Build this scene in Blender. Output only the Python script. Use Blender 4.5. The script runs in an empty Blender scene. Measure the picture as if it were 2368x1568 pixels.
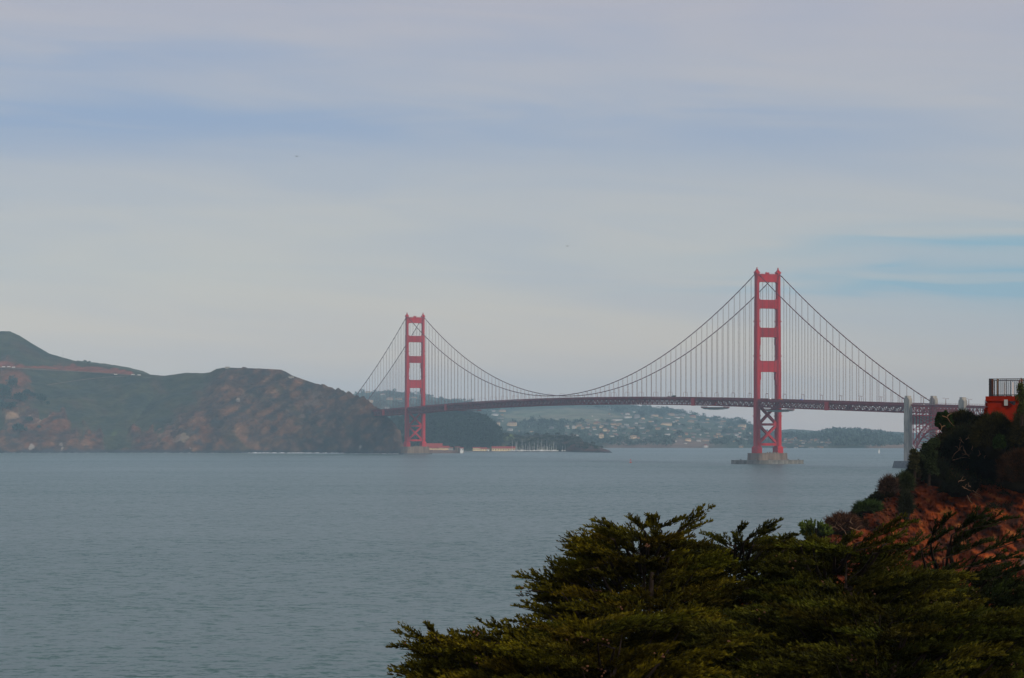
import bpy, math, random
import numpy as np
from mathutils import Vector, Matrix
from mathutils.bvhtree import BVHTree

# ------------------------------------------------------------------ camera, sky, sun, exposure
F = 6145.6; CX = 1183.5; HV = 993.4; CAMZ = 40.0      # focal length and principal point in photo units (2367 wide)
scene = bpy.context.scene
col = scene.collection
cam_d = bpy.data.cameras.new("camera"); cam = bpy.data.objects.new("camera", cam_d); col.objects.link(cam)
cam.location = (0, 0, CAMZ); cam.rotation_euler = (math.radians(90), 0, 0)
cam_d.sensor_width = 36; cam_d.lens = F/2367*36; cam_d.shift_y = (HV-784)/2367
cam_d.clip_start = 0.5; cam_d.clip_end = 60000
scene.camera = cam

SUN_EL, SUN_AZ = 28, 142          # azimuth clockwise from +Y: behind the camera, to its right
w = bpy.data.worlds.new("World"); scene.world = w; w.use_nodes = True
nt = w.node_tree; nt.nodes.clear()
def nd(t, **k):
    n = nt.nodes.new(t)
    for a, b in k.items(): setattr(n, a, b)
    return n
L = lambda a, b: nt.links.new(a, b)
def mathn(op, a, b=None, clamp=False):
    n = nd('ShaderNodeMath', operation=op, use_clamp=clamp)
    for i, s in enumerate((a, b)):
        if s is None: continue
        if isinstance(s, (int, float)): n.inputs[i].default_value = s
        else: L(s, n.inputs[i])
    return n.outputs[0]
def mixc(fac, a, b):
    n = nd('ShaderNodeMix', data_type='RGBA')
    if isinstance(fac, (int, float)): n.inputs[0].default_value = fac
    else: L(fac, n.inputs[0])
    for i, s in ((6, a), (7, b)):
        if isinstance(s, tuple): n.inputs[i].default_value = (*s, 1)
        else: L(s, n.inputs[i])
    return n.outputs[2]
sky = nd('ShaderNodeTexSky', sky_type='NISHITA', sun_disc=False)
sky.sun_elevation = math.radians(SUN_EL); sky.sun_rotation = math.radians(SUN_AZ)
sky.air_density = 1.0; sky.dust_density = 1.5; sky.ozone_density = 2.0
bg_sky = nd('ShaderNodeBackground'); L(sky.outputs[0], bg_sky.inputs[0]); bg_sky.inputs[1].default_value = 0.06
tc = nd('ShaderNodeTexCoord'); sep = nd('ShaderNodeSeparateXYZ'); L(tc.outputs['Generated'], sep.inputs[0])
X_, Y_, Z_ = sep.outputs
def skynoise(sx, sy, sz, off, scale, detail, rough, dist=0.0):
    c = nd('ShaderNodeCombineXYZ')
    L(mathn('ADD', mathn('MULTIPLY', X_, sx), off), c.inputs[0]); L(mathn('MULTIPLY', Y_, sy), c.inputs[1])
    L(mathn('ADD', mathn('MULTIPLY', Z_, sz), mathn('MULTIPLY', X_, 2.2)), c.inputs[2])
    n = nd('ShaderNodeTexNoise'); L(c.outputs[0], n.inputs[0])
    n.inputs['Scale'].default_value = scale; n.inputs['Detail'].default_value = detail
    n.inputs['Roughness'].default_value = rough; n.inputs['Distortion'].default_value = dist
    return n.outputs['Fac']
def band(v, c, wd):      # soft bump of v around c
    d = mathn('DIVIDE', mathn('SUBTRACT', v, c), wd)
    return mathn('POWER', 2.718, mathn('MULTIPLY', mathn('MULTIPLY', d, d), -1.0))
# colours of the thin high cloud deck at rising height
ramp = nd('ShaderNodeValToRGB'); L(mathn('MULTIPLY', Z_, 5.0, True), ramp.inputs[0])
el = ramp.color_ramp.elements
el[0].position = 0.0; el[0].color = (0.72, 0.585, 0.49, 1)
el[1].position = 1.0; el[1].color = (0.48, 0.455, 0.53, 1)
for p, c in ((0.15, (0.665, 0.595, 0.52)), (0.30, (0.565, 0.57, 0.55)), (0.5, (0.50, 0.525, 0.56)), (0.75, (0.475, 0.485, 0.555))):
    e = el.new(p); e.color = (*c, 1)
big = skynoise(3, 3, 20, 3.1, 1.6, 3, 0.5, 0.8)
streak = skynoise(5, 5, 48, 7.7, 1.6, 3.5, 0.5, 0.7)
ws = nd('ShaderNodeMath', operation='ADD'); L(mathn('MULTIPLY', big, 0.65), ws.inputs[0]); L(mathn('MULTIPLY', streak, 0.35), ws.inputs[1])
cl = nd('ShaderNodeMapRange'); L(ws.outputs[0], cl.inputs[0]); cl.inputs[1].default_value = 0.38; cl.inputs[2].default_value = 0.60
clear = nd('ShaderNodeMath', operation='SUBTRACT'); clear.inputs[0].default_value = 1.0; L(cl.outputs[0], clear.inputs[1])
wob = mathn('MULTIPLY', mathn('SUBTRACT', streak, 0.5), 0.03)
ZW = mathn('ADD', Z_, wob)
leftb = mathn('ADD', mathn('MULTIPLY', band(ZW, 0.113, 0.011), band(X_, -0.22, 0.26)), mathn('ADD', mathn('MULTIPLY', band(ZW, 0.134, 0.009), mathn('MULTIPLY', band(X_, -0.17, 0.10), 0.6)), mathn('MULTIPLY', band(ZW, 0.110, 0.014), mathn('MULTIPLY', band(X_, 0.09, 0.09), 0.3))))
rightb = mathn('MULTIPLY', band(ZW, 0.068, 0.0042), band(X_, 0.225, 0.10))
right2 = mathn('MULTIPLY', mathn('ADD', band(ZW, 0.0515, 0.0034), mathn('MULTIPLY', band(ZW, 0.054, 0.022), 0.5)), band(X_, 0.205, 0.10))
blue_amt = mathn('ADD', mathn('MULTIPLY', clear.outputs[0], 0.22), mathn('MULTIPLY', leftb, 0.66), True)
c1 = mixc(blue_amt, ramp.outputs[0], (0.245, 0.375, 0.60))
c2 = mixc(mathn('MULTIPLY', mathn('ADD', rightb, right2, True), 0.78, True), c1, (0.24, 0.46, 0.60))
c3 = mixc(mathn('MULTIPLY', mathn('SUBTRACT', streak, 0.45), 0.5, True), c2, (0.58, 0.55, 0.54))
bg_cl = nd('ShaderNodeBackground'); L(c3, bg_cl.inputs[0]); bg_cl.inputs[1].default_value = 1.0
mx = nd('ShaderNodeMixShader'); mx.inputs[0].default_value = 0.9
L(bg_sky.outputs[0], mx.inputs[1]); L(bg_cl.outputs[0], mx.inputs[2])
wo = nd('ShaderNodeOutputWorld'); L(mx.outputs[0], wo.inputs[0])

sd = bpy.data.lights.new("sun", 'SUN'); sd.energy = 2.0; sd.angle = math.radians(6); sd.color = (1.0, 0.90, 0.78)
so = bpy.data.objects.new("sun", sd); col.objects.link(so)
sa, se = math.radians(SUN_AZ), math.radians(SUN_EL)
sdir = Vector((math.sin(sa)*math.cos(se), math.cos(sa)*math.cos(se), math.sin(se)))
so.rotation_euler = sdir.to_track_quat('Z', 'Y').to_euler()
scene.view_settings.view_transform = 'Standard'; scene.view_settings.look = 'None'
scene.view_settings.exposure = 0.0; scene.view_settings.gamma = 1.0
scene.render.engine = 'CYCLES'
scene.cycles.use_denoising = True
scene.cycles.volume_bounces = 0
scene.cycles.max_bounces = 6

# ------------------------------------------------------------------ helpers
rng = np.random.default_rng(7); random.seed(7)
def P(u, v, D): return np.array([(u-CX)/F*D, D, CAMZ+(HV-v)/F*D])

def _hash(ix, iy, seed):
    n = (ix.astype(np.int64)*374761393 + iy.astype(np.int64)*668265263 + seed*1442695041) & 0xffffffff
    n = ((n ^ (n >> 13))*1274126177) & 0xffffffff
    return ((n ^ (n >> 16)) & 0xffffff)/float(0xffffff)*6.283185
def perlin(x, y, seed=0):
    x = np.asarray(x, float); y = np.asarray(y, float)
    ix = np.floor(x); iy = np.floor(y); fx = x-ix; fy = y-iy
    sx = fx*fx*fx*(fx*(fx*6-15)+10); sy = fy*fy*fy*(fy*(fy*6-15)+10)
    def g(dx, dy):
        a = _hash(ix+dx, iy+dy, seed)
        return np.cos(a)*(fx-dx)+np.sin(a)*(fy-dy)
    a = g(0, 0)*(1-sx)+g(1, 0)*sx; b = g(0, 1)*(1-sx)+g(1, 1)*sx
    return (a*(1-sy)+b*sy)*1.5
def fbm(x, y, seed=0, octv=5, gain=0.5):
    r = 0; a = 1.0; s = 0
    for o in range(octv):
        r = r+a*perlin(x*2**o, y*2**o, seed+o*17); s += a; a *= gain
    return r/s
def ridged(x, y, seed=0, octv=4):
    r = 0; a = 1.0; s = 0
    for o in range(octv):
        r = r+a*(1-2*np.abs(perlin(x*2**o, y*2**o, seed+o*13))); s += a; a *= 0.5
    return r/s
def sm(x, a, b):
    t = np.clip((x-a)/(b-a), 0, 1); return t*t*(3-2*t)

MATS = {}
def mat(name, c, rough=0.85, c2=None, scale=1.0, bump=0.0, bscale=None, attr=None, spec=0.12, c3=None, coord='Object', stretch=None, detail=5, sss=0):
    m = bpy.data.materials.new(name); m.use_nodes = True
    t = m.node_tree; n = t.nodes; b = n['Principled BSDF']
    b.inputs['Roughness'].default_value = rough; b.inputs['Specular IOR Level'].default_value = spec
    b.inputs['Base Color'].default_value = (*c, 1)
    tcx = n.new('ShaderNodeTexCoord'); src = tcx.outputs[coord]
    if stretch:
        mp = n.new('ShaderNodeMapping'); mp.inputs['Scale'].default_value = stretch; t.links.new(src, mp.inputs[0]); src = mp.outputs[0]
    out = None
    if c2:
        nz = n.new('ShaderNodeTexNoise'); nz.inputs['Scale'].default_value = scale; nz.inputs['Detail'].default_value = detail
        nz.inputs['Roughness'].default_value = 0.62
        t.links.new(src, nz.inputs[0])
        r = n.new('ShaderNodeValToRGB'); t.links.new(nz.outputs['Fac'], r.inputs[0])
        r.color_ramp.elements[0].position = 0.36; r.color_ramp.elements[0].color = (*c, 1)
        r.color_ramp.elements[1].position = 0.64; r.color_ramp.elements[1].color = (*c2, 1)
        out = r.outputs[0]
    if attr:      # attribute carries the colour of the thing itself; noise above multiplies it
        at = n.new('ShaderNodeAttribute'); at.attribute_name = attr
        if out is not None:
            mm = n.new('ShaderNodeMix'); mm.data_type = 'RGBA'; mm.blend_type = 'MULTIPLY'; mm.inputs[0].default_value = 1
            t.links.new(at.outputs['Color'], mm.inputs[6]); t.links.new(out, mm.inputs[7]); out = mm.outputs[2]
        else: out = at.outputs['Color']
    if out is not None: t.links.new(out, b.inputs['Base Color'])
    if bump:
        bz = n.new('ShaderNodeTexNoise'); bz.inputs['Scale'].default_value = bscale or scale; bz.inputs['Detail'].default_value = 6
        t.links.new(src, bz.inputs[0])
        bp = n.new('ShaderNodeBump'); bp.inputs['Strength'].default_value = 1.0; bp.inputs['Distance'].default_value = bump
        t.links.new(bz.outputs['Fac'], bp.inputs['Height']); t.links.new(bp.outputs[0], b.inputs['Normal'])
    MATS[name] = m
    return m

def mesh_np(name, V, Fc, mats, parent=None, cols=None, smooth=False, midx=None):
    """V (n,3), Fc (m,k) int array"""
    V = np.asarray(V, np.float32); Fc = np.asarray(Fc, np.int32); k = Fc.shape[1]
    me = bpy.data.meshes.new(name)
    me.vertices.add(len(V)); me.vertices.foreach_set('co', V.ravel())
    me.loops.add(Fc.size); me.loops.foreach_set('vertex_index', Fc.ravel())
    me.polygons.add(len(Fc)); me.polygons.foreach_set('loop_start', np.arange(0, Fc.size, k, dtype=np.int32))
    if midx is not None: me.polygons.foreach_set('material_index', np.asarray(midx, np.int32))
    me.polygons.foreach_set('use_smooth', np.full(len(Fc), smooth))
    if cols is not None:
        a = me.color_attributes.new('tone', 'FLOAT_COLOR', 'POINT')
        a.data.foreach_set('color', np.concatenate([cols, np.ones((len(cols), 1))], 1).astype(np.float32).ravel())
    me.update(calc_edges=True); me.validate()
    for m in (mats if isinstance(mats, (list, tuple)) else [mats]): me.materials.append(m)
    o = bpy.data.objects.new(name, me); col.objects.link(o)
    if parent: o.parent = parent
    return o

class MB:
    def __init__(s): s.v = []; s.f = []; s.m = []
    def add(s, vs, fs, mi=0):
        o = len(s.v); s.v += [tuple(map(float, p)) for p in vs]; s.f += [tuple(i+o for i in f) for f in fs]; s.m += [mi]*len(fs); return s
    def box(s, x0, x1, y0, y1, z0, z1, mi=0):
        return s.add([(x0,y0,z0),(x1,y0,z0),(x1,y1,z0),(x0,y1,z0),(x0,y0,z1),(x1,y0,z1),(x1,y1,z1),(x0,y1,z1)],
                     [(0,3,2,1),(4,5,6,7),(0,1,5,4),(1,2,6,5),(2,3,7,6),(3,0,4,7)], mi)
    def bar(s, a, b, w, h=None, mi=0):
        h = h or w; a = np.array(a, float); b = np.array(b, float); d = b-a; l = np.linalg.norm(d)
        if l < 1e-9: return s
        d /= l; up = np.array([0,0,1.]) if abs(d[2]) < 0.95 else np.array([1.,0,0])
        sx = np.cross(d, up); sx /= np.linalg.norm(sx); sy = np.cross(sx, d)
        q = [a+sx*i*w/2+sy*j*h/2 for i, j in ((-1,-1),(1,-1),(1,1),(-1,1))]+[b+sx*i*w/2+sy*j*h/2 for i, j in ((-1,-1),(1,-1),(1,1),(-1,1))]
        return s.add(q, [(0,3,2,1),(4,5,6,7),(0,1,5,4),(1,2,6,5),(2,3,7,6),(3,0,4,7)], mi)
    def tube(s, pts, rads, n=8, mi=0):
        pts = [np.array(p, float) for p in pts]; k = len(pts)
        if not hasattr(rads, '__len__'): rads = [rads]*k
        vs = []; prev = None
        for i in range(k):
            d = pts[min(i+1, k-1)]-pts[max(i-1, 0)]; d /= (np.linalg.norm(d)+1e-12)
            r = prev if prev is not None else (np.array([1.,0,0]) if abs(d[0]) < 0.9 else np.array([0,1.,0]))
            r = r-d*np.dot(r, d); r /= np.linalg.norm(r); prev = r; q = np.cross(d, r)
            vs += [pts[i]+(r*math.cos(2*math.pi*j/n)+q*math.sin(2*math.pi*j/n))*rads[i] for j in range(n)]
        fs = [(i*n+j, i*n+(j+1)%n, (i+1)*n+(j+1)%n, (i+1)*n+j) for i in range(k-1) for j in range(n)]
        fs += [tuple(range(n-1, -1, -1)), tuple((k-1)*n+j for j in range(n))]
        return s.add(vs, fs, mi)
    def lathe(s, c, prof, n=12, mi=0):    # prof: (r, z)
        return s.tube([(c[0], c[1], c[2]+z) for r, z in prof], [max(r, 1e-3) for r, z in prof], n, mi)
    def prism(s, pts2, x0, x1, mi=0):     # polygon in (y,z), extruded along x
        n = len(pts2)
        vs = [(x0, y, z) for y, z in pts2]+[(x1, y, z) for y, z in pts2]
        return s.add(vs, [tuple(range(n)), tuple(range(2*n-1, n-1, -1))]+[(i, n+i, n+(i+1)%n, (i+1)%n) for i in range(n)], mi)
    def prismz(s, pts2, z0, z1, mi=0, top=None):
        n = len(pts2); t2 = top or pts2
        vs = [(x, y, z0) for x, y in pts2]+[(x, y, z1) for x, y in t2]
        return s.add(vs, [tuple(range(n-1, -1, -1)), tuple(range(n, 2*n))]+[(i, (i+1)%n, n+(i+1)%n, n+i) for i in range(n)], mi)
    def build(s, name, mats, parent=None, smooth=False):
        me = bpy.data.meshes.new(name); me.from_pydata(s.v, [], s.f)
        for m in (mats if isinstance(mats, (list, tuple)) else [mats]): me.materials.append(m)
        me.polygons.foreach_set('material_index', s.m)
        if smooth: me.polygons.foreach_set('use_smooth', [True]*len(s.f))
        me.update(); o = bpy.data.objects.new(name, me); col.objects.link(o)
        if parent: o.parent = parent
        return o
def tag(o, label=None, cat=None, group=None, kind=None):
    for k, x in (('label', label), ('category', cat), ('group', group), ('kind', kind)):
        if x: o[k] = x
    return o
def empty(name, loc=(0,0,0), rz=0):
    e = bpy.data.objects.new(name, None); col.objects.link(e); e.location = [float(q) for q in loc]; e.rotation_euler = (0, 0, rz); e.empty_display_size = 0.5
    return e
def copy_tree(o, parent=None):
    c = o.copy(); col.objects.link(c); c.parent = parent
    for ch in list(o.children): copy_tree(ch, c)
    return c

# ------------------------------------------------------------------ materials
paint = mat('bridge_paint', (0.50, 0.008, 0.012), 0.65, (0.34, 0.010, 0.015), 0.12, stretch=(1, 1, 0.12), detail=6)
paint_d = mat('shaded_bridge_paint', (0.24, 0.014, 0.020), 0.7, (0.14, 0.012, 0.018), 0.1, detail=4)  # same paint as the towers, with the deck's shade and haze in the colour
cable_m = mat('cable_paint', (0.13, 0.022, 0.028), 0.7)
conc = mat('pier_concrete', (0.13, 0.085, 0.06), 0.9, (0.25, 0.19, 0.14), 0.3, stretch=(1, 1, 0.15), detail=7)
conc2 = mat('pylon_concrete', (0.20, 0.185, 0.155), 0.9, (0.46, 0.42, 0.35), 0.28, stretch=(1, 1, 0.22), detail=8)
fender_m = mat('fender_concrete', (0.12, 0.11, 0.09), 0.9, (0.27, 0.25, 0.21), 0.3, stretch=(1, 1, 0.2))
dark_conc = mat('wet_concrete', (0.09, 0.09, 0.10), 0.8, (0.15, 0.15, 0.15), 0.3)
asphalt = mat('asphalt', (0.05, 0.05, 0.05), 0.9)
lamp_m = mat('lamp_metal', (0.16, 0.05, 0.045), 0.6)
white_m = mat('white_paint', (0.75, 0.74, 0.70), 0.6)
grey_m = mat('grey_paint', (0.35, 0.35, 0.34), 0.6)
net_m = mat('pale_netting', (0.50, 0.52, 0.54), 0.9)
foam_m = mat('foam', (0.75, 0.78, 0.80), 0.8)
house_ms = [mat('plaster_cream', (0.66, 0.50, 0.33), 0.8), mat('plaster_white', (0.62, 0.60, 0.56), 0.8), mat('plaster_tan', (0.42, 0.30, 0.20), 0.8), mat('plaster_grey', (0.28, 0.27, 0.26), 0.8)]
glass_m = mat('window_glass', (0.04, 0.05, 0.06), 0.2, spec=0.5)
roof_ms = [mat('roof_grey', (0.16, 0.15, 0.15), 0.9), mat('roof_brown', (0.20, 0.12, 0.09), 0.9), mat('roof_red', (0.36, 0.06, 0.045), 0.8, (0.27, 0.05, 0.04), 0.5)]
ivory = mat('ivory_plaster', (0.80, 0.62, 0.36), 0.8)
bark = mat('bark', (0.018, 0.012, 0.008), 0.95, (0.04, 0.028, 0.02), 6, bump=0.01, bscale=20)
dead_wood = mat('dead_twigs', (0.20, 0.10, 0.05), 0.9, (0.30, 0.18, 0.10), 3)
leaf_m = mat('foliage', (1, 1, 1), 0.9, attr='tone', spec=0.04)
terr_m = mat('hill_surface', (0.62, 0.62, 0.62), 0.95, (1.3, 1.3, 1.3), 0.05, bump=2.2, bscale=0.06, attr='tone', spec=0.1, detail=8)
farterr_m = mat('far_hill_surface', (0.7, 0.7, 0.7), 0.95, (1.25, 1.25, 1.25), 0.02, bump=3, bscale=0.03, attr='tone', spec=0.1, detail=6)
rock_m = mat('cliff_soil', (0.45, 0.45, 0.45), 0.95, (1.25, 1.25, 1.25), 0.8, bump=0.35, bscale=1.3, attr='tone', spec=0.1, detail=9)
ground_m = mat('bluff_ground', (0.07, 0.05, 0.025), 0.95, (0.13, 0.09, 0.05), 0.6, bump=0.1, bscale=2)

# ------------------------------------------------------------------ water
W1, W2, W3 = 1.7, 1.4, 0.3
def make_water():
    m = bpy.data.materials.new('sea_water'); m.use_nodes = True; t = m.node_tree; n = t.nodes; b = n['Principled BSDF']
    b.inputs['Roughness'].default_value = 0.3; b.inputs['IOR'].default_value = 1.33; b.inputs['Specular IOR Level'].default_value = 0.34
    tcx = n.new('ShaderNodeTexCoord')
    def noise(sc, det, stretch, ro=0.55, off=0):
        mp = n.new('ShaderNodeMapping'); mp.inputs['Scale'].default_value = stretch; mp.inputs['Location'].default_value = (off, off, 0)
        mp.inputs['Rotation'].default_value = (0, 0, 0.25)
        t.links.new(tcx.outputs['Object'], mp.inputs[0])
        z = n.new('ShaderNodeTexNoise'); z.inputs['Scale'].default_value = sc; z.inputs['Detail'].default_value = det; z.inputs['Roughness'].default_value = ro
        t.links.new(mp.outputs[0], z.inputs[0]); return z.outputs['Fac']
    cur = noise(0.0016, 6, (0.35, 1.6, 1), 0.6)
    r = n.new('ShaderNodeValToRGB'); t.links.new(cur, r.inputs[0])
    r.color_ramp.elements[0].position = 0.38; r.color_ramp.elements[0].color = (0.040, 0.108, 0.096, 1)
    r.color_ramp.elements[1].position = 0.62; r.color_ramp.elements[1].color = (0.078, 0.142, 0.132, 1)
    fz = noise(0.006, 7, (0.16, 1.5, 1), 0.7, 53); fr = n.new('ShaderNodeMapRange'); t.links.new(fz, fr.inputs[0]); fr.inputs[1].default_value = .60; fr.inputs[2].default_value = .72; fr.inputs[4].default_value = .55
    fm = n.new('ShaderNodeMix'); fm.data_type = 'RGBA'; t.links.new(fr.outputs[0], fm.inputs[0]); t.links.new(r.outputs[0], fm.inputs[6]); fm.inputs[7].default_value = (.20, .25, .25, 1)
    t.links.new(fm.outputs[2], b.inputs['Base Color'])
    def slope(sc, det, stretch, off, k, ro=0.55):
        mp = n.new('ShaderNodeMapping'); mp.inputs['Scale'].default_value = stretch; mp.inputs['Location'].default_value = (off, -off, 0)
        mp.inputs['Rotation'].default_value = (0, 0, 0.22); t.links.new(tcx.outputs['Object'], mp.inputs[0])
        z = n.new('ShaderNodeTexNoise'); z.inputs['Scale'].default_value = sc; z.inputs['Detail'].default_value = det; z.inputs['Roughness'].default_value = ro
        t.links.new(mp.outputs[0], z.inputs[0])
        sb = n.new('ShaderNodeVectorMath'); sb.operation = 'SUBTRACT'; t.links.new(z.outputs['Color'], sb.inputs[0]); sb.inputs[1].default_value = (.5, .5, .5)
        m2 = n.new('ShaderNodeVectorMath'); m2.operation = 'MULTIPLY'; t.links.new(sb.outputs[0], m2.inputs[0]); m2.inputs[1].default_value = (k, k, 0)
        return m2.outputs[0]
    def vadd(p, q):
        k = n.new('ShaderNodeVectorMath'); k.operation = 'ADD'; t.links.new(p, k.inputs[0])
        if isinstance(q, tuple): k.inputs[1].default_value = q
        else: t.links.new(q, k.inputs[1])
        return k.outputs[0]
    sl = vadd(vadd(slope(0.34, 4, (0.75, 1.0, 1), 0, W1), slope(1.1, 4, (0.8, 1.0, 1), 17, W2)), slope(0.03, 4, (0.5, 1.2, 1), 41, W3))
    amp = n.new('ShaderNodeMapRange'); t.links.new(cur, amp.inputs[0]); amp.inputs[1].default_value = .36; amp.inputs[2].default_value = .64; amp.inputs[3].default_value = 1.2; amp.inputs[4].default_value = .7
    sc_ = n.new('ShaderNodeVectorMath'); sc_.operation = 'SCALE'; t.links.new(sl, sc_.inputs[0]); t.links.new(amp.outputs[0], sc_.inputs['Scale'])
    nrm = n.new('ShaderNodeVectorMath'); nrm.operation = 'NORMALIZE'; t.links.new(vadd(sc_.outputs[0], (0, 0, 1)), nrm.inputs[0])
    t.links.new(nrm.outputs[0], b.inputs['Normal'])
    V = [(-9000, -1500, 0), (9000, -1500, 0), (9000, 12500, 0), (-9000, 12500, 0)]
    o = mesh_np('water', V, [[0, 1, 2, 3]], m); tag(o, kind='structure')
make_water()

# ------------------------------------------------------------------ hills (real terrain on a grid of bearings and distances)
BVH = {}
def hill(name, us, Ds, zf, cf, m, smooth=True):
    if callable(Ds): U, D = Ds(us)
    else: U, D = np.meshgrid(us, Ds)            # rows = distance
    Z = zf(U, D); Xw = (U-CX)/F*D
    C = cf(U, D, Z, Xw)
    nu, nd_ = len(us), len(D)
    V = np.stack([Xw, D, Z], -1).reshape(-1, 3)
    i = np.arange(nd_-1)[:, None]*nu+np.arange(nu-1)[None]
    Fc = np.stack([i, i+1, i+nu+1, i+nu], -1).reshape(-1, 4)
    o = mesh_np(name, V, Fc, m, cols=C.reshape(-1, 3), smooth=smooth); tag(o, kind='structure')
    BVH[name] = BVHTree.FromPolygons([tuple(p) for p in V.tolist()], Fc.tolist())
    return o
def hit(name, u, v):
    d = Vector(((u-CX)/F, 1, (HV-v)/F)).normalized()
    r = BVH[name].ray_cast(Vector((0, 0, CAMZ)), d)
    return r[0]
def ground_z(name, x, y):
    r = BVH[name].ray_cast(Vector((x, y, 900)), Vector((0, 0, -1)))
    return r[0].z if r[0] else 0.0
def lerp3(a, b, t): return np.asarray(a)*(1-t[..., None])+np.asarray(b)*t[..., None]
GRASS = (0.048, 0.052, 0.026); GRASS_D = (0.026, 0.036, 0.024); SOIL = (0.140, 0.050, 0.024); ROCK = (0.145, 0.076, 0.044); TAN = (0.24, 0.145, 0.082); WET = (0.035, 0.04, 0.05)

hu = [-760,-500,-260,-80,0,23,45,80,115,175,245,300,345,380,430,470,485,500,518,560,600,650,662,675,700,750,800,830,845,860,880,900,915,926,932,940]
hv = [900,820,780,768,766,766,776,798,818,835,847,856,866,869,862,863,861,853,850,851,852,855,860,868,877,894,908,918,928,938,952,968,985,1010,1036,1080]
hd = [5700,5600,5500,5400,5300,5300,5290,5260,5230,5180,5120,5060,5020,5000,4980,4960,4940,4930,4900,4850,4800,4740,4730,4710,4690,4630,4560,4520,4500,4490,4470,4450,4440,4430,4425,4420]
s_u = [-260,0,100,200,262,330,450,600,700,800,870,910,940]; s_d = [4600,4575,4560,4570,4590,4570,4545,4535,4520,4480,4440,4400,4390]
def z_head(U, D):
    D1 = np.interp(U, hu, hd); cv = np.interp(U, hu, hv); D0 = np.interp(U, s_u, s_d)
    X = (U-CX)/F*D
    D0 = D0+14*fbm(U/55, U*0+1.5, 3, 2)
    zc = CAMZ+(HV-cv)/F*D1
    s = np.clip((D-D0)/(D1-D0), -1, 1)
    p_left = sm(U, 180, 60)[...] if False else None
    ex = np.interp(U, [-760, 60, 200, 300, 420, 520, 900], [0.85, 0.85, 0.9, 0.9, 0.75, 0.62, 0.55])
    sp = np.where(s > 0, np.abs(s)**ex, s*0.5)
    z = zc*sp
    # valley between the two spurs
    xa = (262-CX)/F*4585; xb = (385-CX)/F*5000
    tt = (D-4585)/(5000-4585); xc = xa+(xb-xa)*tt
    floor = 2+np.clip(tt, -0.2, 1.4)*136
    dx = X-xc
    vz = floor+np.where(dx < 0, -dx*0.62, dx*0.55)
    k = 9.0; hh = np.clip(0.5+0.5*(vz-z)/k, 0, 1); zz = vz*(1-hh)+z*hh-k*hh*(1-hh)
    z = np.where(D < D1, np.minimum(z, zz+sm(s, 0.85, 1)*60), z)
    # spurs and gullies, rock ledges
    body = sm(s, 0.0, 0.12)*sm(s, 1.0, 0.86)
    rockm = rock_mask(U, s)
    ar = D+1.6*zc*np.maximum(sp, 0)
    z = z+body*(18*fbm(X/150, ar/200, 21, 5))
    z = z+body*rockm*(10*ridged((X+0.9*ar)/110, (ar-0.6*X)/75, 5, 5)+4.5*ridged((X-ar*.5)/38, (ar+X*.3)/30, 78, 4)+2.2*fbm(X/14, ar/12, 77, 4))
    z = z+body*(1.2*fbm(X/14, ar/16, 40, 3))
    z = z+sm(s, 0.9, 1.0)*0.9*fbm(X/9, D/9, 50, 3)*sm(s, 1.02, 0.98)
    beh = np.clip((D-D1), 0, 2000)
    z = np.where(D > D1, zc-beh*0.22, z)
    z = z+sm(s, 0.0, 0.05)*sm(s, 0.16, 0.05)*4*ridged(X/26, ar/22, 61, 4)
    return np.where(s < 0, -4.0+s*8, z)
def rock_mask(U, s):
    n = fbm(U/40, s*3, 91, 4)*0.35
    r = sm(U+s*-150+n*130, 330, 430)                   # headland face is rock right of a slanting line
    low = sm(0.30+n-s-0.25*np.exp(-((U-262)/45)**2), 0.0, 0.16)     # rock band just above the water
    r2 = np.maximum(r, low*0.95)
    left = sm(n+0.75-np.abs(U-20)/130-np.abs(s-0.42)*1.6, 0.1, 0.4)*0.8
    return np.clip(np.maximum(r2, left), 0, 1)*(1-0.9*sm(s, 0.93, 0.99)*sm(U, 640, 500))
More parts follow.
